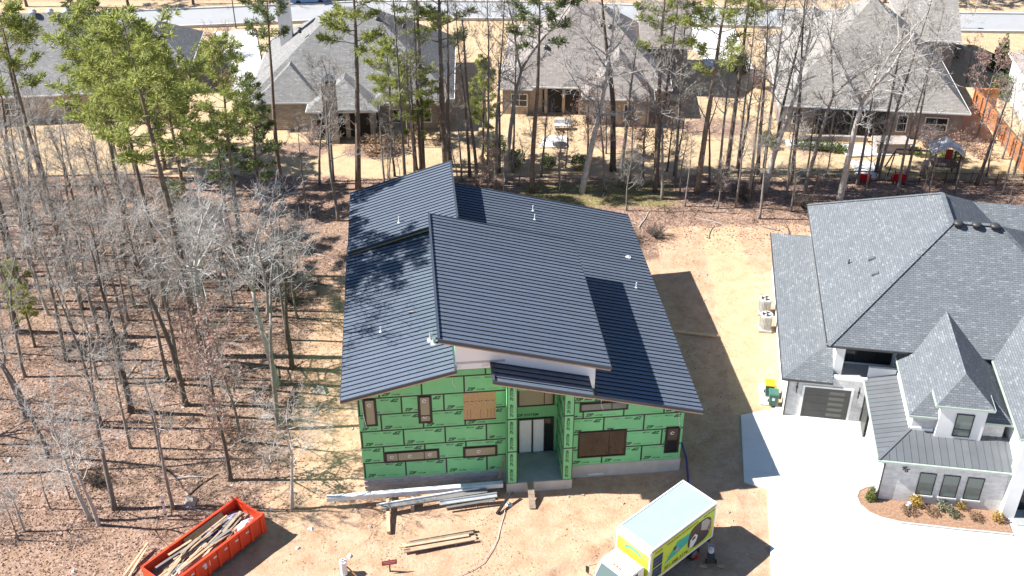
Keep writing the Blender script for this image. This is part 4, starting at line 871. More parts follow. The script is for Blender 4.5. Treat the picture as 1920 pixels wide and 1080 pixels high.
for i, x in enumerate((-5.2, -3.2)): item('stack_bearer', ('left', 'right') [i] + ' short bearer under the lumber stack', 'timber', 'raw_wood', lambda b: b.obox((x, 44.75 + (x + 6) * .2, .0), (x - .15, 45.75 + (x + 6) * .2, .0), .1, .12), 'bearers under the lumber')
item('entry_ramp', 'narrow wooden ramp up to the porch slab', 'ramp', 'grey_wood', lambda b: (b.obox((1.22, 48.2, .06), (1.1, 49.85, .72), .38, .06), [b.obox((1.03 - .01 * k, 48.3 + k * .36, .125 + k * .145), (1.41 - .02 * k, 48.32 + k * .36, .125 + k * .145), .05, .03) for k in range(4)]))
item('white_downspout', 'white downspout length lying below the right green wall', 'downspout', 'plastic_white', lambda b: b.obox((4.67, 51.1, .12), (7.72, 51.5, .16), .12, .1))
item('blue_hose', 'blue pipe running along the right corner of the green house', 'pipe', 'hose_blue', lambda b: b.tube([(10.3, 56, .15), (10.85, 54, .1), (10.95, 52.6, .08), (10.85, 51.2, .06), (10.7, 49.5, .05)], .06, 7))
item('extension_cable', 'grey cable looping across the dirt from the beam pile', 'cable', 'shade_fabric', lambda b: b.tube([(-.4, 48.2, .06), (-.52, 47.4, .03), (-.67, 46.6, .03), (-.8, 45.8, .03), (-1.1, 45.0, .03), (-1.6, 44.0, .03), (-2.2, 43.45, .03), (-3.0, 43.0, .03), (-4.5, 42.6, .03)], .022, 6))
SG = thing('site_sign', 'small dark red sign on a post at the front of the lot', 'sign', (-6.8, 43.3, 0), R(12))
MB().box(-.04, .04, -.04, .04, -.1, .95).build('post', 'dark_metal', SG); MB().box(-.42, .42, -.06, -.03, .6, .95).build('board', 'pink_red', SG)
mb = MB(); mb.box(-.36, .36, -.066, -.061, .82, .88); mb.box(-.3, .3, -.066, -.061, .72, .76); mb.build('lettering', 'shade_fabric', SG)
PD = thing('utility_pedestal', 'white utility pedestal with open top at the bottom edge', 'utility pedestal', (-9.35, 43.2, 0))
MB().lathe((0, 0, 0), [(.22, 0), (.2, .1), (.19, .8), (.22, .82), (.22, .95), (.15, .97)], 10).build('housing', 'plastic_white', PD, smooth=False)
for a in range(3): MB().lathe((.1 * math.cos(a * 2.1), .1 * math.sin(a * 2.1), .9), [(.05, 0), (.05, .18)], 7).build('cap', 'shade_fabric', PD)
mb = MB(); mb.obox((.2, .0, .5), (.8, -.4, .1), .06, .06); mb.build('stake', 'gold_brown', PD)
SK = thing('survey_stake', 'white and dark marked stake standing among leaves behind the dumpster', 'stake', (-20.35, 47.4, 0))
MB().box(-.06, .06, -.05, .05, -.1, 1.9).build('post', 'plastic_white', SK)
for z in (.35, 1.3): MB().box(-.065, .065, -.055, .055, z, z + .12).build('band', 'dark_metal', SK)
item('gas_can', 'red fuel can on the shaded dirt beside the truck', 'fuel can', 'plastic_red', lambda b: (b.lathe((10.33, 44.4, 0), [(.2, 0), (.22, .05), (.22, .25), (.15, .33), (.05, .36), (.05, .42)], 12), b.tube([(10.2, 44.4, .34), (10.25, 44.4, .46), (10.42, 44.4, .46), (10.46, 44.4, .34)], .025, 6)))
CT = thing('blower_machine', 'dark wheeled machine with a white tank standing in the truck shadow', 'machine', (11.2, 44.15, 0), R(-5)); CT.scale = (.8, .8, .8)
MB().box(-.24, .24, -.4, .35, .2, .55).build('housing', 'dark_metal', CT); MB().lathe((0, .28, .55), [(.2, 0), (.22, .1), (.2, .3), (.1, .34)], 12).build('tank', 'plastic_white', CT)
for x in (-.33, .33): mb = MB(); mb.hexa([(x - .05, -.25 + .17 * math.cos(t), .17 + .17 * math.sin(t)) for t in [k * .6283 for k in range(10)]], [(x + .05, -.25 + .17 * math.cos(t), .17 + .17 * math.sin(t)) for t in [k * .6283 for k in range(10)]]); mb.build('wheel', 'rubber', CT)
mb = MB()
for x in (-.2, .2): mb.tube([(x, .3, .5), (x, .5, .95), (x, .55, 1.0)], .02, 6)
mb.tube([(-.2, .55, 1), (.2, .55, 1)], .02, 6); mb.build('handle', 'steel', CT)
for i, x in enumerate((10.72, 11.72)): item('timber_offcut', ('left', 'right')[i] + ' pale timber offcut beside the machine', 'offcut', 'raw_wood', lambda b: b.obox((x - .2, 43.72, .06), (x + .2, 43.6, .06), .16, .09), 'offcuts by the machine')
item('survey_board', 'long pale board lying across the shaded strip between the houses', 'board', 'raw_wood', lambda b: b.obox((11.6, 66.5, .1), (15.0, 65.8, .1), .22, .12))
rnd = random.Random(8)
lit = [(-21.95, 57.8, 'a flat white scrap at a trunk in the wood'), (-18.26, 52.8, 'white scrap below the red-leaved tree'), (-17.1, 50.3, 'white rag in shade near the lot edge'), (-11.8, 46.7, 'white rag on dirt right of the dumpster'), (-12.3, 45.2, 'pale scrap at the dumpster shadow tip'), (-14.4, 48.2, 'white scrap behind the dumpster'), (-24.5, 43.3, 'white scrap at the bottom left edge'), (-19.3, 48.8, 'grey heap of plastic behind the dumpster'), (-10.7, 48.8, 'white scrap at the left beam end'), (-9.2, 44.6, 'white bottle on the dirt front'), (-31.5, 52.5, 'white scrap at the far left trunk'), (-13.0, 59.5, 'grey stone-like bundle at the wood edge'), (-8.3, 46.8, 'white sheet scrap below the grey beam'), (-.2, 48.6, 'white scrap left of the ramp')]
for i, (x, y, lab) in enumerate(lit):
    mb = MB(); n = 8; r = .55 if 'heap' in lab or 'bundle' in lab else rnd.uniform(.10, .2); w = [rnd.uniform(.6, 1.3) for k in range(n)]
    mb.hexa([(r * w[k] * math.cos(k * .785), r * w[k] * math.sin(k * .785), 0) for k in range(n)], [(r * .5 * w[k] * math.cos(k * .785 + .2), r * .5 * w[k] * math.sin(k * .785 + .2), r * rnd.uniform(.3, .8)) for k in range(n)])
    tag(mb.build('litter', 'cloth_white' if 'grey' not in lab else 'rock', None, (x, y, gz(x, y) + .01)), lab if len(lab.split()) > 3 else lab + ' on site', 'litter', 'litter on the site')
for i in range(60):
    x, y = rnd.choice(((rnd.uniform(2.5, 10), rnd.uniform(48.5, 51)), (rnd.uniform(-13, -9.5), rnd.uniform(50, 70)), (rnd.uniform(11, 15.5), rnd.uniform(44, 68)), (rnd.uniform(-6, -.5), rnd.uniform(49.9, 50.25)), (rnd.uniform(10, 16), rnd.uniform(70, 80))))
    if -10 < x < 10.5 and y > 51: continue
    mb = MB(); n = 7; r = rnd.uniform(.05, .15); w = [rnd.uniform(.7, 1.3) for k in range(n)]
    mb.hexa([(r * w[k] * math.cos(k * .9), r * w[k] * math.sin(k * .9), -.05) for k in range(n)], [(r * .55 * w[k] * math.cos(k * .9 + .3), r * .55 * w[k] * math.sin(k * .9 + .3), r * rnd.uniform(.4, .8)) for k in range(n)])
    tag(mb.build('rock', 'rock', None, (x, y, gz(x, y))), 'small pale rock lying loose on the bare dirt around the house', 'rock', 'rocks on the dirt')

# ------------------------------------------------------------------ beside and behind the white house
for i, (x, y) in enumerate(((18.62, 66.9), (18.95, 69.0))):
    AC = thing('air_conditioner', ('nearer' if i == 0 else 'farther') + ' of two beige air conditioners beside the white house', 'air conditioner', (x, y, 0), R(-8.8), 'air conditioners')
    MB().box(-.46, .46, -.46, .46, -.05, .1).build('pad', 'concrete', AC)
    mb = MB(); mb.lathe((0, 0, .1), [(.42, 0), (.42, 1.12)], 20); mb.build('housing', 'ac_grey', AC)
    for k in range(24): t = k * .2618; mb = MB(); mb.obox((.42 * math.cos(t), .42 * math.sin(t), .2), (.42 * math.cos(t), .42 * math.sin(t), 1.12), .03, .03); mb.build('fin', 'paint_grey', AC)
    MB().lathe((0, 0, 1.22), [(.45, 0), (.45, .06), (.36, .07)], 20).build('lid', 'ac_grey', AC); MB().lathe((0, 0, 1.285), [(.33, 0), (.33, .012)], 20).build('grille', 'dark_metal', AC)
    mb = MB()
    for k in range(3): a = k * 2.094; mb.hexa([(.05 * math.cos(a), .05 * math.sin(a), 1.30), (.28 * math.cos(a - .3), .28 * math.sin(a - .3), 1.30), (.28 * math.cos(a + .3), .28 * math.sin(a + .3), 1.30)], [(.05 * math.cos(a), .05 * math.sin(a), 1.31), (.28 * math.cos(a - .3), .28 * math.sin(a - .3), 1.315), (.28 * math.cos(a + .3), .28 * math.sin(a + .3), 1.33)])
    mb.build('fan_blade', 'plastic_white', AC)
for i, (x, y, m1, m2, lab) in enumerate(((17.4, 58.0, 'plastic_green', 'plastic_green', 'dark green wheeled bin with a green lid at the garage corner'), (17.35, 59.0, 'plastic_green', 'plastic_yellow', 'wheeled bin with a yellow lid behind the green bin'))):
    BN = thing('wheeled_bin', lab, 'bin', (x, y, .08), R(-8.8), 'bins at the garage'); BN.scale = (.92, .92, .95)
    mb = MB(); mb.hexa([(-.25, -.28, .05), (.25, -.28, .05), (.25, .28, .05), (-.25, .28, .05)], [(-.33, -.36, 1.05), (.33, -.36, 1.05), (.33, .36, 1.05), (-.33, .36, 1.05)]); mb.build('body', m1, BN)
    mb = MB(); mb.hexa([(-.36, -.4, 1.055), (.36, -.4, 1.055), (.36, .4, 1.055), (-.36, .4, 1.055)], [(-.32, -.34, 1.13), (.32, -.34, 1.13), (.32, .34, 1.15), (-.32, .34, 1.15)]); mb.build('lid', m2, BN)
    if i == 0: mb = MB(); mb.box(-.1, .1, -.345, -.33, .55, .8); mb.build('sticker', 'plastic_white', BN)
    for s in (-1, 1): mb = MB(); mb.hexa([(s * .3 - .03, .28 + .12 * math.cos(t), .1 + .12 * math.sin(t)) for t in [k * .7854 for k in range(8)]], [(s * .3 + .03, .28 + .12 * math.cos(t), .1 + .12 * math.sin(t)) for t in [k * .7854 for k in range(8)]]); mb.build('wheel', 'rubber', BN)
# cedar fence
def fence(pts, h, name, label, m, plank=.15):
    for (p, q), lab in zip(zip(pts[:-1], pts[1:]), label):
        d = Vector(q) - Vector(p); L_ = d.length; ang = math.atan2(d.y, d.x); F = thing(name, lab, 'fence', (*p, 0), ang)
        nb = max(1, round(L_ / 2.4)); w = L_ / nb
        for k in range(nb):
            mb = MB(); x = 0
            while x < w - .02:
                mb.box(k * w + x, k * w + min(x + plank - .012, w), .05, .075, .05, h + .03 * math.sin(k * 9 + x * 31)); x += plank
            pk = mb.build('plank_section', m, F)
        for z in (.4, h - .3): MB().box(0, L_, .0, .048, z, z + .09).build('rail', m, F)
        for k in range(nb + 1): MB().box(k * w - .05, k * w + .05, -.1, .0, -.2, h + .08).build('post', m, F)
        MB().box(0, L_, -.02, .12, h + .05, h + .09).build('cap', m, F)
fence([(47.9, 107.2), (47.0, 86.0)], 1.9, 'cedar_fence', ['long orange cedar fence running between the two right-hand yards'], 'cedar')
fence([(50.2, 107.0), (47.9, 107.2)], 1.9, 'cedar_fence', ['short orange cedar fence return closing the side yard'], 'cedar')
# thin metal fence behind the yard
FE = thing('metal_fence', 'thin black metal picket fence along the back of the right yard', 'fence', (25.5, 90.3, 0), R(-2.5))
for k in range(10): MB().box(k * 2.3 - .03, k * 2.3 + .03, -.03, .03, -.2, 1.35).build('post', 'black_frame', FE)
for z in (.2, 1.1): MB().box(0, 20.7, -.015, .015, z, z + .04).build('rail', 'black_frame', FE)
me = MB()
for x in range(15): me.box(.14 + x * .145, .155 + x * .145, -.008, .008, .1, 1.25)
me = me.mesh('picket_section', 'black_frame')
for k in range(9): put('picket_section', me, FE, (k * 2.3, 0, 0))
# playset
PS = thing('playset', 'wooden playset with a pale canopy and slide frame in the right yard', 'playset', (39.6, 91.6, 0), R(-8))
for x in (-1.1, 1.1):
    for y in (-.9, .9): MB().box(x - .07, x + .07, y - .07, y + .07, -.1, 2.5).build('post', 'bark_dark', PS)
MB().box(-1.2, 1.2, -1, 1, 1.2, 1.28).build('deck', 'bark_pine', PS)
mb = MB(); mb.hexa([(-1.5, -1.2, 2.5), (0, -1.2, 3.3), (0, 1.2, 3.3), (-1.5, 1.2, 2.5)], [(-1.5, -1.2, 2.54), (0, -1.2, 3.34), (0, 1.2, 3.34), (-1.5, 1.2, 2.54)]); mb.hexa([(0, -1.2, 3.3), (1.5, -1.2, 2.5), (1.5, 1.2, 2.5), (0, 1.2, 3.3)], [(0, -1.2, 3.34), (1.5, -1.2, 2.54), (1.5, 1.2, 2.54), (0, 1.2, 3.34)]); mb.build('canopy', 'shade_fabric', PS)
for k in range(9): MB().box(-1.05 + k * .25, -.95 + k * .25, -1.0, -.95, 1.28, 1.95).build('baluster', 'bark_dark', PS)
MB().box(-1.1, 1.1, -1.02, -.94, 1.95, 2.03).build('rail', 'bark_dark', PS); MB().box(.2, .8, .7, .85, 1.3, 2.2).build('panel', 'pink_red', PS)
mb = MB(); mb.hexa([(-1.3, -.4, 1.25), (-1.3, .4, 1.25), (-1.6, .4, .0), (-1.6, -.4, .0)], [(-1.7, -.4, 1.2), (-1.7, .4, 1.2), (-1.9, .4, 0), (-1.9, -.4, 0)]); mb.build('side_cloth', 'twig_pink', PS)
mb = MB(); mb.obox((-1.1, 0, 2.3), (-4.4, 0, 2.3), .12, .14); mb.obox((-4.4, 0, 2.3), (-4.9, .9, 0), .1, .1); mb.obox((-4.4, 0, 2.3), (-4.9, -.9, 0), .1, .1); mb.build('swing_frame', 'bark_dark', PS)
for i, x in enumerate((32.0, 35.2)):
    CH = thing('lounge_chair', ('left', 'right')[i] + ' of two red cushioned chairs at the back of the right yard', 'chair', (x, 90.2, 0), R(170), 'red chairs')
    MB().box(-.55, .55, -.5, .5, .3, .42).build('seat', 'plastic_red', CH); mb = MB(); mb.hexa([(-.55, .4, .42), (.55, .4, .42), (.55, .52, .42), (-.55, .52, .42)], [(-.55, .7, 1.15), (.55, .7, 1.15), (.55, .82, 1.15), (-.55, .82, 1.15)]); mb.build('backrest', 'plastic_red', CH)
    for a in (-.5, .5):
        for b in (-.42, .42): MB().box(a - .04, a + .04, b - .04, b + .04, -.05, .3).build('leg', 'dark_metal', CH)
item('outdoor_kitchen', 'grey stone outdoor kitchen block on the white patio', 'outdoor kitchen', 'rock', lambda b: (b.box(34.8, 37.9, 95.9, 97.4, 0, 1.0), b.box(34.6, 38.1, 95.7, 97.6, 1.0, 1.12)))
item('stone_wall', 'low curved pale stone wall edging the patio', 'wall', 'rock', lambda b: [b.obox((27.5 + k * .8, 98.6 + .35 * math.sin(k * .35), .25), (28.3 + k * .8, 98.6 + .35 * math.sin(k * .35 + .35), .25), .35, .5) for k in range(9)])
item('patio_table', 'pale table on the small patio behind the tan house', 'table', 'shade_fabric', lambda b: (b.lathe((4.0, 97.8, .0), [(.3, 0), (.06, .05), (.06, .7), (.7, .72), (.7, .77)], 14),))
item('garden_bench', 'white bench against the back of the tan brick house', 'bench', 'plastic_white', lambda b: (b.box(4.2, 6.0, 101.2, 101.8, .4, .48), b.box(4.2, 6.0, 101.75, 101.85, .48, .95), b.box(4.25, 4.35, 101.25, 101.75, 0, .4), b.box(5.85, 5.95, 101.25, 101.75, 0, .4)))
for x, y, lab in ((51.5, 130.0, 'thin dark lamp post by the street at upper right'), (-33.6, 130.5, 'thin dark lamp post by the street at upper left')):
    LP = thing('street_lamp', lab, 'lamp post', (x, y, 0), 0, 'street lamps'); MB().lathe((0, 0, 0), [(.12, 0), (.07, .4), (.06, 4.8), (.05, 5)], 8).build('pole', 'dark_metal', LP); MB().lathe((0, 0, 5), [(.12, 0), (.2, .1), (.2, .45), (.05, .65)], 8).build('lantern', 'dark_metal', LP)
CR = thing('parked_car', 'blue car parked across the street at the top edge', 'car', (-26.0, 139.6, .1), R(8))
mb = MB(); prof = [(-2.2, .35), (2.2, .35), (2.25, .8), (1.3, .95), (.7, 1.42), (-1.3, 1.45), (-1.9, 1.0), (-2.25, .9)]; mb.hexa([(x, .88, z) for x, z in prof], [(x, -.88, z) for x, z in prof]); mb.build('body', 'car_blue', CR)
for s in (-1, 1):
    mb = MB(); mb.hexa([(1.1, s * .885, 1.0), (.65, s * .885, 1.36), (-1.2, s * .885, 1.38), (-1.6, s * .885, 1.02)], [(1.1, s * .895, 1.0), (.65, s * .895, 1.36), (-1.2, s * .895, 1.38), (-1.6, s * .895, 1.02)]); mb.build('side_window', 'glass_dark', CR)
    for x in (-1.4, 1.4): mb = MB(); mb.hexa([(x + .33 * math.cos(t), s * .7, .33 + .33 * math.sin(t)) for t in [k * .524 for k in range(12)]], [(x + .33 * math.cos(t), s * .9, .33 + .33 * math.sin(t)) for t in [k * .524 for k in range(12)]]); mb.build('wheel', 'rubber', CR)

# ------------------------------------------------------------------ trees
def bent(rng, p, d, L_, n, jit, lift=0.):
    pts = [Vector(p)]; d = Vector(d).normalized()
    for k in range(n):
        d = (d + Vector((rng.gauss(0, jit), rng.gauss(0, jit), rng.gauss(0, jit) + lift))).normalized(); pts.append(pts[-1] + d * (L_ / n))
    return pts
def side_dir(rng, d, ang):
    a = d.cross(Vector((rng.uniform(-1, 1), rng.uniform(-1, 1), rng.uniform(-1, 1))))
    if a.length < .05: a = Vector((1, 0, 0))
    return (d * math.cos(ang) + a.normalized() * math.sin(ang)).normalized()
def bare_tree(seed, H=14., r0=.17, start=.42, limbs=15, fork=0, spread=.75, twig='twig', bark='bark_grey', dens=1., leaves=None, lean=.03):
    rng = random.Random(seed); tr, cr, lf = MB(), MB(), MB(); r0 *= 1.15
    base = bent(rng, (0, 0, -.3), (rng.gauss(0, lean), rng.gauss(0, lean), 1), H * (.97 if not fork else .55) + .3, 12, .032, .03)
    n = len(base); rt = [r0 * (1.25 if k == 0 else 1) * (1 - .88 * (k / (n - 1)) ** 1.15 * (1 if not fork else .55)) for k in range(n)]
    tr.tube(base, rt, 7)
    axes = [(base, rt)]
    for k in range(fork):
        a = base[-1]; d = Vector((math.cos(k * 6.28 / fork + seed), math.sin(k * 6.28 / fork + seed), 0)) * .42 + Vector((0, 0, 1))
        ln = H * .45 * rng.uniform(.85, 1.1); p = bent(rng, a, d, ln, 7, .10, .05); r = [rt[-1] * .85 * (1 - .86 * i / 7) + .012 for i in range(8)]; tr.tube(p, r, 6); axes.append((p, r))
    def twigs(pts, r, lv, ln):
        cnt = {1: int(6 * dens), 2: int(4 * dens), 3: 2}[lv]
        for i in range(cnt):
            t = rng.uniform(.25, 1.) if lv < 3 else rng.uniform(.3, 1); k = min(int(t * (len(pts) - 1)), len(pts) - 2); f = t * (len(pts) - 1) - k
            p = pts[k].lerp(pts[k + 1], f); d = (pts[k + 1] - pts[k]).normalized(); L2 = ln * rng.uniform(.32, .62)
            q = bent(rng, p, side_dir(rng, d, rng.uniform(.45, 1.0)), L2, 3, .17, .07); rr = max(r * .55, .014)
            cr.tube(q, [rr, rr * .75, rr * .55, .007], 3, 0, False)
            if lv < 3: twigs(q, rr * .8, lv + 1, L2)
            if leaves and rng.random() < leaves:
                for j in range(4):
                    c = q[rng.choice((1, 2, 3))] + Vector((rng.gauss(0, .12), rng.gauss(0, .12), rng.gauss(0, .1))); u = Vector((rng.gauss(0, 1), rng.gauss(0, 1), rng.gauss(0, 1))).normalized() * .085; w = u.cross(Vector((rng.gauss(0, 1), rng.gauss(0, 1), 1))).normalized() * .06
                    lf.poly([c - u, c + w, c + u, c - w])
    for ai, (ax, rx) in enumerate(axes):
        m = len(ax); cnt = limbs if ai == 0 and not fork else max(4, limbs // (2 if fork else 1))
        lo_ = start if ai == 0 else .1
        if fork and ai == 0: cnt = 3; lo_ = .75
        for i in range(cnt):
            t = lo_ + (1 - lo_) * (i + rng.random()) / cnt; k = min(int(t * (m - 1)), m - 2); p = ax[k].lerp(ax[k + 1], t * (m - 1) - k)
            ang = i * 2.4 + rng.uniform(-.5, .5); el = rng.uniform(.25, 1.0)
            d = Vector((math.cos(ang), math.sin(ang), el * 1.1)); ln = H * .26 * spread * rng.uniform(.6, 1.15) * (1.15 - .65 * t) / .8
            r = max(rx[k] * .5, .02); q = bent(rng, p, d, ln, 5, .13, .07)
            cr.tube(q, [r, r * .8, r * .62, r * .48, r * .34, .011], 4, 0, False); twigs(q, r * .55, 1, ln)
    out = [('trunk', tr.mesh('trunk', bark, True, False)), ('crown', cr.mesh('crown', twig, True, False))]
    if leaves: out.append(('foliage', lf.mesh('foliage', 'leaf_red', False, False)))
    return out, H
def tuft(mb, rng, c, d, r, n):
    d = d.normalized()
    for k in range(n):
        u = (d * .7 + Vector((rng.gauss(0, .75), rng.gauss(0, .75), rng.gauss(.12, .6)))).normalized(); L_ = r * rng.uniform(.6, 1.1)
        w = u.cross(Vector((rng.gauss(0, 1), rng.gauss(0, 1), rng.gauss(0, 1))))
        if w.length < .05: continue
        w = w.normalized() * r * .075; o = c + u * r * .05
        mb.poly([o - w * .5, o + u * L_ * .55 - w, o + u * L_, o + u * L_ * .55 + w])
def pine(seed, H=20., r0=.23, start=.55, nb=34, wid=2.6, fol='needles', tn=15, full=1., dead=6):
    rng = random.Random(seed); tr, br, fo = MB(), MB(), MB()
    base = bent(rng, (0, 0, -.3), (rng.gauss(0, .03), rng.gauss(0, .03), 1), H + .3, 14, .014, .02); n = len(base)
    rt = [r0 * (1.2 if k == 0 else 1) * (1 - .93 * (k / (n - 1)) ** 1.25) for k in range(n)]; tr.tube(base, rt, 8)
    def at(t): k = min(int(t * (n - 1)), n - 2); return base[k].lerp(base[k + 1], t * (n - 1) - k), rt[k]
    for i in range(dead):
        p, r = at(rng.uniform(start * .45, start)); a = rng.uniform(0, 6.28); q = bent(rng, p, (math.cos(a), math.sin(a), rng.uniform(-.2, .3)), rng.uniform(.5, 1.5), 3, .15); br.tube(q, [.03, .022, .015, .008], 4, 0, False)
    for i in range(nb):
        f = (i + rng.random() * .8) / nb; t = start + (1 - start) * f; p, r = at(t); a = i * 2.4 + rng.uniform(-.4, .4)
        prof = (.55 + .45 * math.sin(min(1, f * 1.9) * math.pi * .5)) * (1 - f ** 2.4 * .82); ln = wid * prof * rng.uniform(.6, 1.15)
        q = bent(rng, p, (math.cos(a), math.sin(a), .12 + .75 * f), ln, 5, .11, .05); rr = max(r * .35, .022)
        br.tube(q, [rr, rr * .8, rr * .65, rr * .5, rr * .35, .01], 4, 0, False)
        m = max(3, int(ln * 4.2 * full))
        for j in range(m):
            s = .28 + .72 * (j + rng.random()) / m; k = min(int(s * 5), 4); b = q[k].lerp(q[k + 1], s * 5 - k); d = side_dir(rng, (q[k + 1] - q[k]).normalized(), rng.uniform(.3, 1.1)); d.z = abs(d.z) * .6 + .1
            l2 = ln * .34 * rng.uniform(.5, 1.1) * (1.15 - s * .6) + .15; e = b + d * l2; br.tube([b, b + d * l2 * .5, e], [.016, .012, .008], 3, 0, False)
            for g in range(2): tuft(fo, rng, b + d * l2 * (1 - g * .5), d, .46, tn)
        tuft(fo, rng, q[-1], q[-1] - q[-2], .5, tn + 3)
    return [('trunk', tr.mesh('trunk', 'bark_pine', True, False)), ('branches', br.mesh('branches', 'bark_pine', False, False)), ('crown', fo.mesh('crown', fol, False, False))], H
LIB = {
    'B': [bare_tree(11, 14, .13, .40, 15), bare_tree(12, 14, .15, .45, 13, spread=.85), bare_tree(13, 13, .11, .5, 12, spread=.6), bare_tree(14, 14, .14, .35, 16, spread=.7, lean=.09), bare_tree(15, 14, .13, .4, 14, fork=2), bare_tree(16, 12, .10, .3, 14, spread=.8)],
    'W': [bare_tree(21, 14, .2, .35, 12, fork=3, spread=1.0, twig='twig_pale', bark='bark_pale'), bare_tree(22, 14, .17, .4, 15, spread=.95, twig='twig_pale', bark='bark_pale'), bare_tree(23, 13, .16, .4, 12, fork=2, spread=1.05, twig='twig_pale', bark='bark_pale')],
    'D': [bare_tree(31, 15, .17, .5, 11, spread=.6, bark='bark_dark'), bare_tree(32, 15, .19, .55, 10, spread=.65, bark='bark_dark')],
    'R': [bare_tree(41, 12, .13, .2, 16, spread=.85, bark='bark_dark', leaves=.36), bare_tree(42, 10, .1, .15, 15, spread=.8, twig='twig_pink', leaves=.22)],
    'P': [pine(51, 20, .23, .55, 30, 3.3), pine(52, 20, .21, .62, 27, 3.0, 'needles'), pine(53, 20, .24, .5, 28, 3.5, 'needles', full=.75), pine(54, 20, .2, .64, 24, 2.9, 'needles_dark')],
    'P3': [pine(71, 22, .26, .60, 36, 4.0, 'needles', full=.9, dead=10), pine(72, 22, .24, .58, 36, 3.9, 'needles', full=.9, dead=10)],
    'P2': [pine(61, 13, .19, .36, 38, 3.2, 'needles', full=1.1, dead=8), pine(62, 13, .17, .34, 36, 2.5, 'needles', full=1.05), pine(63, 13, .16, .28, 38, 2.6, 'needles_dark', full=.95)],
}
sn = MB(); rr_ = random.Random(3); sp = bent(rr_, (0, 0, -.3), (0, 0, 1), 16.1, 12, .03, .03); sn.tube(sp, [.16 - .008 * k for k in range(13)], 7)
sb = MB()
for k in range(9): q = bent(rr_, sp[4 + k % 8], (math.cos(k * 2.3), math.sin(k * 2.3), .3), .5 + .2 * (k % 3), 3, .1); sb.tube(q, [.03, .02, .015, .008], 4)
LIB['snag'] = [([('trunk', sn.mesh('trunk', 'bark_dark', True, False)), ('branches', sb.mesh('branches', 'twig', False, False))], 15.8)]
TR_ = random.Random(77); used = {}
NAMES = {'B': 'bare_tree', 'W': 'bare_tree', 'D': 'bare_tree', 'R': 'oak_tree', 'P': 'pine_tree', 'P2': 'pine_tree', 'P3': 'pine_tree', 'snag': 'dead_tree'}
def plant(x, y, h, kind, label, group, var=None, rz=None):
    lib = LIB[kind]; i = used.get(kind, 0) if var is None else var; used[kind] = used.get(kind, 0) + 1
    parts, h0 = lib[i % len(lib)]; s = h / h0
    o = thing(NAMES[kind], label, 'tree', (x, y, gz(x, y)), TR_.uniform(0, 6.28) if rz is None else rz, group); ws = s * TR_.uniform(.92, 1.15) if s > .75 else s * 1.15; o.scale = (ws, ws, s)
    for nm, me in parts: put(nm, me, o)
    return o
BACK = [(-13.9,88.9,21,'P'),(-8.3,92.4,20,'P'),(-6.2,93.5,21,'P'),(-3.2,89.2,15.8,'snag'),(-0.6,89.9,20,'B'),(1.8,88.2,19,'P'),(6.2,88.2,19,'W'),(9.4,92.4,21,'D'),(9.7,89.2,15,'B'),(13.1,89.5,20,'P'),(-5.7,93.8,9,'D'),(-4.6,90.3,9,'B'),(8.3,88.2,12,'B'),(19.9,92.1,21,'P'),(16.6,88.2,20,'P'),(20.2,88.2,13,'D'),(22.6,88.2,18,'W'),(26.3,88.2,18,'B'),(28.9,86.4,18,'W'),(34.5,87.7,15,'B'),(44.0,88.0,8,'B'),(4.3,89.0,7,'B'),(10.7,89.7,9,'B'),(14.7,89.2,8,'B'),(13.3,87.0,13,'B'),(31.4,87.6,9,'B'),(37.0,87.2,7,'B'),(24.4,87.0,11,'B'),(21.0,86.7,14,'B'),(2.7,91.3,9,'B'),(7.1,94.6,8,'R'),(-1.2,92.2,12,'D'),(17.9,89.7,10,'B'),(28.2,89.2,8,'B'),(-11.6,89.7,9,'B'),(-10.8,91.3,8,'D'),(-14.9,83.1,13,'B'),(-17.7,83.6,9,'B'),(-17.5,89.7,10,'B'),(-16.3,90.3,12,'B'),(10.0,84.7,7,'B'),(21.3,83.3,10,'B'),(-8.9,92.6,11,'P2'),(-2.8,94.6,10,'P2'),(42.2,89.7,11,'D'),(46.2,91.3,9,'B'),(15.2,85.7,7,'B'),(18.0,85.2,6,'B'),(19.6,85.4,9,'B'),(12.0,91.0,9,'R'),(14.4,92.5,7,'R'),(5.0,93,6,'R'),(9.0,96,6,'R'),(46.5,95,9,'B'),(45.5,99,10,'R'),(-7,99,6,'R'),(-10,97.5,7,'B'),(24.3,84.6,7,'B'),(27,91,7,'D')]
UNI = {0: 'tall pine with thick straight trunk right behind the rear left metal roof', 2: 'tall thin pine standing just left of the snapped dead trunk', 3: 'dead branchless trunk with a snapped top behind the green house', 4: 'tall bare tree with a wavy trunk in mid strip', 6: 'tall grey bare tree with a wide fork before the tan brick house', 7: 'tall dark bare tree before the right half of the tan house roof', 9: 'tall pine beside the right corner of the tan brick house', 13: 'tall dark pine before the straw lawn between the tan and taupe houses', 14: 'tall pine with a green top left of the taupe brick house', 18: 'big pale grey bare tree spreading in front of the taupe house roof', 19: 'bare tree with a reddish slanting trunk before the outdoor kitchen'}
for i, (x, y, h, k) in enumerate(BACK):
    if k == 'P': h *= 1.13
    if i in UNI: plant(x, y, h, k, UNI[i], None, var={4: 4, 6: 1, 18: 0, 7: 0}.get(i))
    else:
        w = {'B': 'slender bare grey tree', 'W': 'pale bare tree', 'D': 'dark-trunked bare tree', 'R': 'brown-leaved oak', 'P': 'pine', 'P2': 'bushy pine'}[k]
        side = 'left of the snapped dead trunk' if x < -3.2 else ('before the tan brick house' if x < 15.5 else 'before the taupe brick house')
        sz = 'small' if h < 7.5 else 'short' if h < 9.5 else 'medium' if h < 13 else 'towering'
        dp = 'front row' if y < 86.5 else 'middle row' if y < 90 else 'back row'
        plant(x, y, h, k, f'{sz} {w} in the strip {side}, {dp}', f'{w}s {side}')
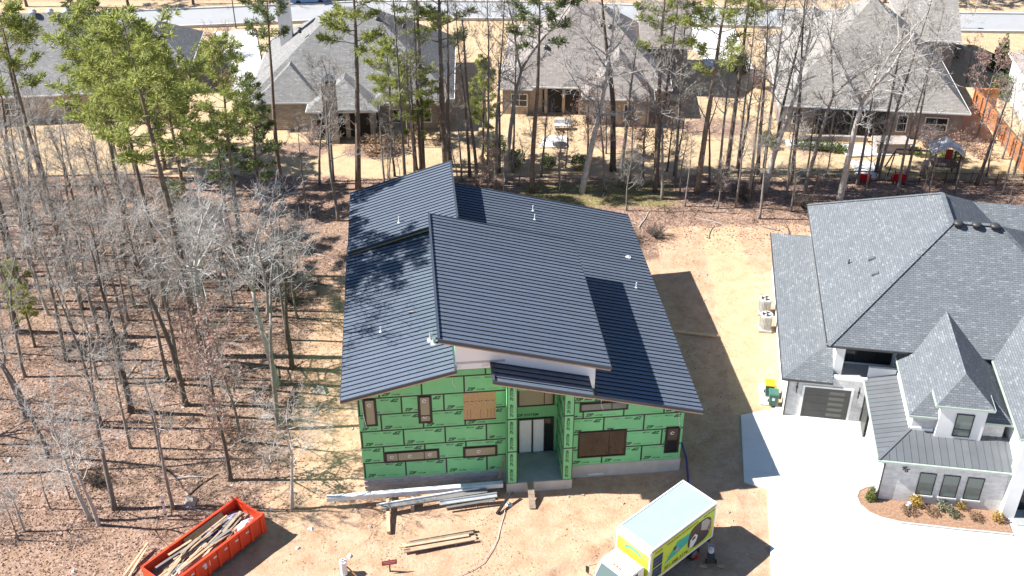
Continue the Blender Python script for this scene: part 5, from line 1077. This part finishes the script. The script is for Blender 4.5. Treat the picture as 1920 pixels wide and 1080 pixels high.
tt = random.Random(52); n_ = 0; got = [(b[0], b[1]) for b in BACK]
while n_ < 20:
    x, y = tt.uniform(-12, 36), tt.uniform(87.5, 93)
    if any((x - a) ** 2 + (y - b) ** 2 < 1.3 for a, b in got): continue
    got.append((x, y)); n_ += 1; h = tt.uniform(16, 22); k = tt.choice('BBD')
    side = 'behind the green house' if x < 6 else 'before the tan house' if x < 15.5 else 'before the taupe house'
    o = plant(x, y, h, k, f"very tall thin {'grey' if k == 'B' else 'dark'} trunk in the strip {side}, {'front row' if y < 90 else 'back row'}", f'very tall thin trees {side}', var=tt.choice((0, 2, 3)))
    o.scale = (o.scale[0] * .72, o.scale[1] * .72, o.scale[2])
sr = random.Random(31)
for i in range(34):
    x, y = sr.uniform(-13, 46), sr.uniform(84.5, 91.5)
    if y < 84.5 + (3 if x < 10 else 0): continue
    h = sr.uniform(3.2, 7); k = sr.choice('BBBR' if x < 16 else 'BBB'); w = {'B': 'thin bare sapling', 'R': 'brown-leaved sapling'}[k]
    side = 'behind the green house' if x < 6 else 'before the tan house' if x < 15.5 else 'before the taupe house' if x < 34 else 'by the metal fence'
    plant(x, y, h, k, f"{'knee-thin low' if h < 4.5 else 'waving medium' if h < 5.8 else 'taller'} {w} in the strip {side}, {'front row' if y < 87.5 else 'back row'}".replace('knee-thin low', 'low').replace('waving medium', 'medium'), f'{w}s {side}')
PINES = [(-20.7,88.7,21,'P'),(-21.7,84.5,12,'P2'),(-29.6,88.7,13.5,'P2'),(-34.6,91.3,14,'P2'),(-37.9,95.7,17,'P2'),(-32.4,92.9,13,'P2'),(-44.2,91.3,20,'P'),(-37.6,79.5,21.5,'P'),(-36.4,66.6,16,'D'),(-34.3,64.6,7,'P2'),(-22.0,63.5,24.5,'P3'),(-24.9,84.7,9,'P2'),(-11.8,99.3,10,'P2'),(-26.2,69.5,22,'P3'),(-21.2,74.2,19.5,'P3'),(-29.5,74.0,21.5,'P3')]
PL = ['tall pine with layered branches before the grey stone house', 'mid-sized pine at the right of the bright pine clump', 'broad bright green pine in the middle of the left clump', 'bright green pine at the left of the pine clump', 'tallest bright green pine at the back of the left clump', 'darker pine half hidden behind the bright pine clump', 'tall dark pine at the upper left corner', 'tall pine at the left edge above the grey wood', 'dark bare tree at the left edge of the wood', 'small dark evergreen inside the left wood', 'tall pine rising out of the middle of the left wood', 'low pine at the foot of the pine clump', 'small pine beside the stone house porch', 'tall bright pine behind the broad pine in the left wood', 'bright pine at the right flank of the pine clump', 'bright pine at the upper left of the pine clump']
for (x, y, h, k), lab in zip(PINES, PL): plant(x, y, h, k, lab, None, var={'broad': 0}.get('') if False else None)
LEFT = [(-23.8,60.9,14,'B'),(-22.7,60.3,14,'B'),(-26.8,60.4,14,'B'),(-28.7,60.9,14,'B'),(-28.1,65.9,12,'B'),(-30.0,65.7,12,'B'),(-21.2,62.4,14.5,'W'),(-20.7,63.0,12,'W'),(-16.1,60.3,14,'W'),(-15.4,62.1,13,'D'),(-16.3,65.5,12,'B'),(-38.3,72.4,16,'D'),(-41.8,82.4,16,'D'),(-32.0,56.7,13,'B'),(-29.2,52.8,14,'B'),(-26.8,55.8,14,'B'),(-25.3,57.4,14,'D'),(-24.3,53.7,9,'B'),(-23.7,48.3,13,'B'),(-20.2,48.3,11,'B'),(-21.8,58.0,15,'D'),(-17.3,50.7,12,'R'),(-17.3,54.3,9,'B'),(-15.2,55.6,15.5,'B'),(-13.1,48.3,7.5,'W'),(-24.8,47.4,9,'W'),(-24.2,47.0,8,'W'),(-27.5,48.3,5,'B'),(-28.4,46.5,4.5,'W'),(-28.5,45.8,4,'B'),(-20.1,58.4,8,'R'),(-26.6,49.1,4,'B'),(-22.1,52.7,8,'B')]
LU = {6: 'big pale forked bare tree in the middle of the left wood', 8: 'pale bare tree at the wood edge nearest the green house', 21: 'oak with reddish-brown leaves near the front of the wood', 24: 'small forked pale tree on the dirt between dumpster and house', 30: 'low reddish oak at the foot of the big pale tree', 23: 'straight bare tree at the lot edge left of the green wall', 19: 'thin bare tree just behind the dumpster'}
def wlabel(w, x, y, h):
    zn = 'front' if y < 52 else 'middle' if y < 60 else 'centre' if y < 68 else 'back' if y < 78 else 'rearmost'
    px = x / (.8387 * y + 25.6)
    col = 'by the left edge' if px < -.41 else 'near the left edge' if px < -.36 else 'left of the big pale tree' if px < -.29 else 'around the big pale tree' if px < -.24 else 'towards the green house'
    sz = 'tiny' if h < 5.5 else 'short' if h < 8.5 else 'medium' if h < 11.5 else 'tall'
    return f'{sz} {w}, {zn} of left wood, {col}', f'{w}s of the left wood'
taken = []
for i, (x, y, h, k) in enumerate(LEFT):
    taken.append((x, y)); w = {'B': 'slender bare grey tree', 'W': 'pale bare tree', 'D': 'dark-trunked bare tree', 'R': 'oak'}[k]
    lb, gp = wlabel(w, x, y, h)
    plant(x, y, h, k, LU.get(i, lb), None if i in LU else gp, var={6: 0, 24: 2}.get(i))
taken += [(p[0], p[1]) for p in PINES + BACK]
fr = random.Random(19); cnt = 0; tries = 0
def topy(x, y, h): return 540 - 2080 * (y * .5446 - (47 - h) * .8387) / (y * .8387 + (47 - h) * .5446), 960 + 2080 * x / (y * .8387 + (47 - h) * .5446)
def skyline(px):
    T_ = [(-300, 150), (0, 165), (130, 205), (220, 290), (320, 345), (450, 385), (560, 425), (700, 440)]
    for (a, b), (c, d) in zip(T_[:-1], T_[1:]):
        if a <= px <= c: return b + (d - b) * (px - a) / (c - a)
    return 150
while cnt < 92 and tries < 6000:
    tries += 1; y = 90 - 44 * fr.random() ** 1.0; xl = -.4615 * (.8387 * y + 25.6) - 6; x = fr.uniform(xl, -15.6 if y < 70 else -16.5)
    if math.hypot(x + 17.2, y - 44.1) < 6.5 or (x > -20 and y < 50): continue
    if any((x - a) ** 2 + (y - b) ** 2 < (1.9 if y > 66 else 2.7) ** 2 for a, b in taken): continue
    far = y > 68; k = fr.choice('BBBBBWD') if not far else fr.choice('BBBWBBD'); h = fr.uniform(9, 14) if far else fr.choice((fr.uniform(9, 13), fr.uniform(4, 8), fr.uniform(4, 8)))
    while h > 3 and topy(x, y, h)[0] < skyline(topy(x, y, h)[1]) + fr.uniform(-15, 40): h -= .4
    if h < 3.4: continue
    taken.append((x, y)); cnt += 1
    w = {'B': 'slender bare grey tree', 'W': 'pale bare tree', 'D': 'dark-trunked bare tree'}[k]; lb, gp = wlabel(w, x, y, h)
    plant(x, y, h, k, lb, gp, var=fr.randrange(6))
for x, y, h, k, lab in ((-62, 138.5, 14, 'D', 'far left'), (-55, 137.8, 15, 'P', 'upper left'), (-49, 138.5, 13, 'D', 'upper left'), (-41, 139.5, 14, 'B', 'upper left'), (-35, 140.5, 13, 'P2', 'upper left'), (-58, 143, 15, 'P', 'upper left'), (-46, 145, 15, 'P', 'upper left'), (52, 138, 14, 'D', 'upper right'), (56, 141, 14, 'P', 'upper right'), (61, 139, 13, 'B', 'upper right'), (48, 140, 15, 'P', 'upper right'), (65, 143, 14, 'P2', 'upper right'), (43, 142, 14, 'B', 'upper right'), (24, 141.5, 12, 'B', 'upper right')):
    plant(x, y, h, k, f'tree beyond the street along the {lab} top edge', f'trees beyond the street {lab}')
plant(56.5, 110, 13, 'P2', 'small pine at the right edge over the cream house', None); plant(49.5, 113.5, 5, 'R', 'small brown-leaved tree behind the cedar fence corner', None); plant(-38.5, 108, 8, 'R', 'small reddish bare tree by the front walk at upper left', None) if False else None

# ------------------------------------------------------------------ shrubs and ground clutter
def leaf_ball(seed, r, hgt, mat_, n=420, ls=.07, cone=False, stems=True):
    rng = random.Random(seed); mb, st = MB(), MB()
    for k in range(n):
        while True:
            v = Vector((rng.uniform(-1, 1), rng.uniform(-1, 1), rng.uniform(0, 1)))
            rr = math.hypot(v.x, v.y); lim = (1 - v.z ** 1.4) if cone else math.sqrt(max(0, 1 - (2 * v.z - 1) ** 2 * .9))
            if rr < lim and rr > lim * .45 * rng.random(): break
        c = Vector((v.x * r, v.y * r, v.z * hgt)) * (1 + .12 * math.sin(v.x * 5 + seed) * math.cos(v.y * 4)); u = Vector((rng.gauss(0, 1), rng.gauss(0, 1), rng.gauss(.3, 1))).normalized() * ls; w = u.cross(Vector((rng.gauss(0, 1), rng.gauss(0, 1), rng.gauss(0, 1)))).normalized() * ls * .6
        mb.poly([c - u, c + w, c + u, c - w])
    for k in range(6): a = k * 1.05; st.tube([(0, 0, -.05), (math.cos(a) * r * .3, math.sin(a) * r * .3, hgt * .35), (math.cos(a) * r * .55, math.sin(a) * r * .55, hgt * .7)], [.02, .014, .008], 4)
    return [('stems', st.mesh('stems', 'bark_grey', False, False)), ('foliage', mb.mesh('foliage', mat_, False, False))]
def twig_ball(seed, r, hgt, m='twig', n=16):
    rng = random.Random(seed); st, cr = MB(), MB()
    for k in range(n):
        a = rng.uniform(0, 6.28); q = bent(rng, (rng.gauss(0, .08), rng.gauss(0, .08), -.05), (math.cos(a) * .7 * r / hgt, math.sin(a) * .7 * r / hgt, 1), hgt * rng.uniform(.6, 1), 4, .15, .02); st.tube(q, [.03, .024, .018, .012, .008], 4, 0, False)
        for j in range(7):
            p = q[1 + j % 4]; q2 = bent(rng, p, (rng.gauss(0, .7), rng.gauss(0, .7), .6), hgt * .35 * rng.uniform(.5, 1), 3, .2, .03); cr.tube(q2, [.014, .011, .009, .006], 3, 0, False)
            for g in range(3): cr.tube(bent(rng, q2[1 + g % 3], (rng.gauss(0, .8), rng.gauss(0, .8), .5), hgt * .17, 2, .2), [.009, .008, .006], 3, 0, False)
    return [('stems', st.mesh('stems', m, False, False)), ('twigs', cr.mesh('twigs', m, False, False))]
SH = {'box': leaf_ball(1, .55, .9, 'leaf_box'), 'gold': leaf_ball(2, .42, .85, 'leaf_gold', 260), 'sage': leaf_ball(3, .45, .6, 'leaf_sage', 260), 'rust': leaf_ball(4, .55, .6, 'leaf_rust', 260, .06), 'cone': leaf_ball(5, .36, 1.35, 'leaf_box', 520, .06, True), 'bigcone': leaf_ball(6, 1.1, 4.2, 'needles_dark', 1500, .13, True), 'twig': twig_ball(7, 1.4, 2.2), 'pinktwig': twig_ball(8, 1.3, 2.0, 'twig_pink'), 'brush': leaf_ball(9, 1.1, 1.5, 'leaf_rust', 500, .09), 'ever': leaf_ball(10, 1.3, 2.2, 'needles_dark', 900, .12), 'mound': twig_ball(13, 2.6, 1.7, 'bark_dark', 34), 'redbush': leaf_ball(12, 1.1, 1.6, 'leaf_red', 420, .09)}
def shrub(kind, x, y, s, label, group=None, z=None, name='shrub'):
    o = thing(name, label, 'shrub', (x, y, gz(x, y) if z is None else z), TR_.uniform(0, 6.28), group); o.scale = (s, s, s)
    for nm, me in SH[kind]: put(nm, me, o)
import itertools
Wl = lambda x, y: (1480 + x / 3.6, 780 + y / 3.6)
for kind, x, y, s, lab in (('cone', 21.5, 48.9, 1, 'upright dark green shrub at the rounded end of the planting bed'), ('gold', 24.0, 48.35, .95, 'golden yellow shrub in the planting bed'), ('rust', 23.4, 47.75, .9, 'low brown shrub in front of the golden shrub'), ('rust', 24.75, 47.7, .8, 'brown shrub right of the golden shrub'), ('sage', 25.55, 48.05, 1, 'grey-green shrub below the middle window'), ('gold', 26.6, 48.1, .7, 'small olive shrub below the right window'), ('sage', 26.0, 47.5, .8, 'low sage shrub at the front edge of the bed'), ('rust', 27.2, 47.25, .8, 'brown shrub towards the right end of the bed'), ('gold', 28.4, 47.1, .85, 'olive yellow shrub at the right end of the bed')):
    shrub(kind, x, y, s, lab, None, .14)
mb = MB(); mb.lathe((0, 0, 0), [(.12, 0), (.16, .15), (.1, .3), (.12, .36)], 9); tag(mb.build('garden_ornament', 'plastic_white', None, (23.55, 48.2, .15)), 'small white ornament beside the golden shrub', 'ornament')
for i, (x, y) in enumerate(((24.9, 99.2), (25.6, 98.6), (24.4, 98.1), (25.2, 97.2), (27.6, 97.3), (28.4, 97.2), (29.4, 97.0), (30.2, 96.9), (31.0, 96.6), (31.6, 96.4), (38.6, 95.6), (39.6, 95.2), (41.0, 95.3), (42.2, 94.8))): shrub('box', x, y, TR_.uniform(.85, 1.2), 'round clipped green shrub edging the taupe brick house yard', 'boxwoods at the taupe house')
for kind, x, y, s, lab in (('pinktwig', 40.0, 97.4, 1.15, 'large bare pinkish shrub below the right windows of the taupe house'), ('twig', 28.2, 98.8, 1.1, 'bare twiggy shrub at the left wall of the taupe house'), ('redbush', 44.5, 95.5, 1.1, 'reddish shrub between playset and cedar fence'), ('redbush', 43.3, 97.5, 1.0, 'reddish shrub against the right corner of the taupe house'), ('ever', 52.0, 109.5, 1.2, 'dark evergreen shrub behind the cedar fence corner'), ('ever', -1.7, 95.6, 1.0, 'dark evergreen shrub at the foot of the small pine mid strip'), ('ever', .2, 93.4, .8, 'dark evergreen bush between tall trunks in mid strip'), ('ever', 3.4, 93.0, .6, 'low dark shrub at the edge of the mossy patch'), ('ever', 6.2, 92.8, .65, 'rounded dark shrub on the straw lawn before the tan house'), ('brush', -13.2, 96.0, 1.3, 'tan dry grass clump on the lawn left of the strip'), ('brush', -11.5, 96.6, 1.1, 'brown dry shrub beside the tan grass clump'), ('redbush', -9.5, 98.5, .9, 'pinkish shrub at the stone house corner'), ('bigcone', 54.2, 117, 1.1, 'tall dark conical evergreen beyond the cedar fence'), ('bigcone', 25.5, 116.5, .8, 'dark conical evergreen left of the taupe house'), ('pinktwig', 26.5, 112, 1.3, 'bare bush at the far left corner of the taupe house'), ('brush', -35.5, 119, 1.5, 'rust brown shrub by the curved front walk'), ('pinktwig', -33.5, 121.5, 2.0, 'large bare pinkish shrub by the street at upper left'), ('brush', -31, 112, 1.2, 'brown bush at the lawn corner of the front walk'), ('brush', 4.5, 124.5, 1.0, 'low hedge along the entry walk of the tan house'), ('brush', 50.5, 121, 1.1, 'brown bush on the lawn before the street right'), ('mound', 9.6, 79.6, 1.0, 'dark brush pile at the rear right corner of the green house'), ('mound', 12.0, 80.4, .9, 'dark brush pile at the wood edge behind the bare lot'), ('mound', 20.5, 87.0, 1.1, 'tangled dark brush among trunks before the taupe house'), ('mound', 25.5, 85.5, 1.0, 'dark brush right behind the white house roof'), ('mound', -17.0, 70.5, 1.1, 'dark brush at the wood edge beside the left metal roof'), ('mound', -19.5, 72.5, 1.1, 'dark brush deep in the wood by the left metal roof'), ('mound', -25.5, 50.5, .8, 'dark brush behind the dumpster in the front wood'), ('twig', -12.6, 72.3, .8, 'bare bush at the left rear corner of the green house'), ('twig', -18.0, 73.5, 1.2, 'tangled bare bush at the dark wood edge'), ('twig', -21.0, 75, 1.3, 'tangled bare bush deeper in the left wood'), ('redbush', -18.8, 55.2, .9, 'low bush with dead brown leaves under the red-leaved oak'), ('ever', -30, 86.5, .9, 'dark low evergreen under the pine clump'), ('redbush', 8.4, 99.8, .9, 'rust shrub at the wall of the tan brick house'), ('redbush', 12.2, 99.4, .9, 'rust shrub at the right window of the tan house'), ('pinktwig', -19.5, 98.2, 1.0, 'bare shrub at the stone house chimney')): shrub(kind, x, y, s, lab)
cr_ = random.Random(6)
for i in range(55):                                                   # fallen branches on the forest floor
    if i < 36: x, y = cr_.uniform(-34, -16), cr_.uniform(47, 80)
    else: x, y = cr_.uniform(-4, 40), cr_.uniform(80, 90)
    if -9 < x < 11 and y < 76: continue
    if x > 17 and y < 80 + (x - 17) * 0 : continue
    a = cr_.uniform(-.5, .5) + (cr_.random() < .3) * 1.5; l = cr_.uniform(1.2, 3.5); r = cr_.uniform(.025, .07); mb = MB()
    p = bent(cr_, (x, y, gz(x, y) + r * .8), (math.cos(a), math.sin(a), 0), l, 4, .12); p = [Vector((q.x, q.y, gz(q.x, q.y) + r * .8)) for q in p]
    mb.tube(p, [r, r * .95, r * .8, r * .6, r * .4], 6); q = bent(cr_, p[2], (math.cos(a + .8), math.sin(a + .8), .15), l * .35, 2, .1); mb.tube(q, [r * .5, r * .35, .01], 4)
    lz = 'left wood' if x < -10 else 'wooded strip behind the houses'
    tag(mb.build('fallen_branch', cr_.choice(('bark_grey', 'bark_dark', 'bark_pale')), None), f'fallen branch lying on the leaves of the {lz}', 'branch', f'fallen branches in the {lz}')

lr_ = random.Random(91)
def scatter(name, label, cat, m, n, pick, size, flat):
    mb = MB(); k = 0
    while k < n:
        x, y = pick()
        if x is None: continue
        k += 1; c = Vector((x, y, gz(x, y) + .03)); u = Vector((lr_.gauss(0, 1), lr_.gauss(0, 1), lr_.gauss(0, flat))).normalized() * size * lr_.uniform(.6, 1.3); w = u.cross(Vector((lr_.gauss(0, .4), lr_.gauss(0, .4), 1))).normalized() * size * lr_.uniform(.4, .8)
        if flat < 2: mb.poly([c - u, c + w, c + u, c - w])
        else:
            h = Vector((0, 0, size * lr_.uniform(.5, 1))); mb.poly([c - u, c + w, c + h]); mb.poly([c + w, c + u, c + h]); mb.poly([c + u, c - w, c + h]); mb.poly([c - w, c - u, c + h])
    return tag(mb.build(name, m, uv=False), label, cat, kind='stuff')
def pick_wood():
    if lr_.random() < .62:
        y = lr_.uniform(43, 91); x = lr_.uniform(-.4615 * (.8387 * y + 25.6), -12.8); return (x, y) if lr_.random() < (1 if x < -14.5 else .35) and (y > 47 or x < -20) else (None, None)
    y = lr_.uniform(77, 91); x = lr_.uniform(-14, 45); return (x, y) if lr_.random() < sstep(76, 80 + (3 if x > 12 else 0), y) else (None, None)
def pick_dirt():
    x, y = lr_.uniform(-13, 15.5), lr_.uniform(42.5, 80)
    if -9.5 < x < 10.8 and 49.6 < y < 74: return None, None
    if x > 14 and y < 50.5: return None, None
    d = noise.noise(Vector((x * .35, y * .35, 2)))
    return (x, y) if d > lr_.uniform(-.25, .5) else (None, None)
scatter('fallen_leaves', 'brown fallen leaves covering the floor of the wood', 'leaves', 'leaf_litter', 34000, pick_wood, .085, .55)
scatter('dirt_clods', 'small clods and crumbs of earth on the bare lot', 'clods', 'clod', 2600, pick_dirt, .055, 3)

for o in bpy.data.objects:
    if o.parent and o.name.split('.')[0] in ('branches', 'crown', 'foliage', 'twigs', 'stems', 'plank_section', 'picket_section'): o['kind'] = 'stuff'

dup = {}
for o in bpy.data.objects:
    if not o.parent and o.get('category') == 'tree': dup.setdefault(o['label'], []).append(o)
for lb, os_ in dup.items():
    if 1 < len(os_) < 6:
        os_.sort(key=lambda o: o.location.x / (.8387 * o.location.y + 25.6))
        wd = {2: ['leftmost', 'rightmost'], 3: ['leftmost', 'middle', 'rightmost'], 4: ['leftmost', 'second', 'third', 'rightmost'], 5: ['leftmost', 'second', 'third', 'fourth', 'rightmost']}[len(os_)]
        for o, w in zip(os_, wd):
            if len(lb.replace('-', ' ').split()) < 16: o['label'] = w + ' ' + lb
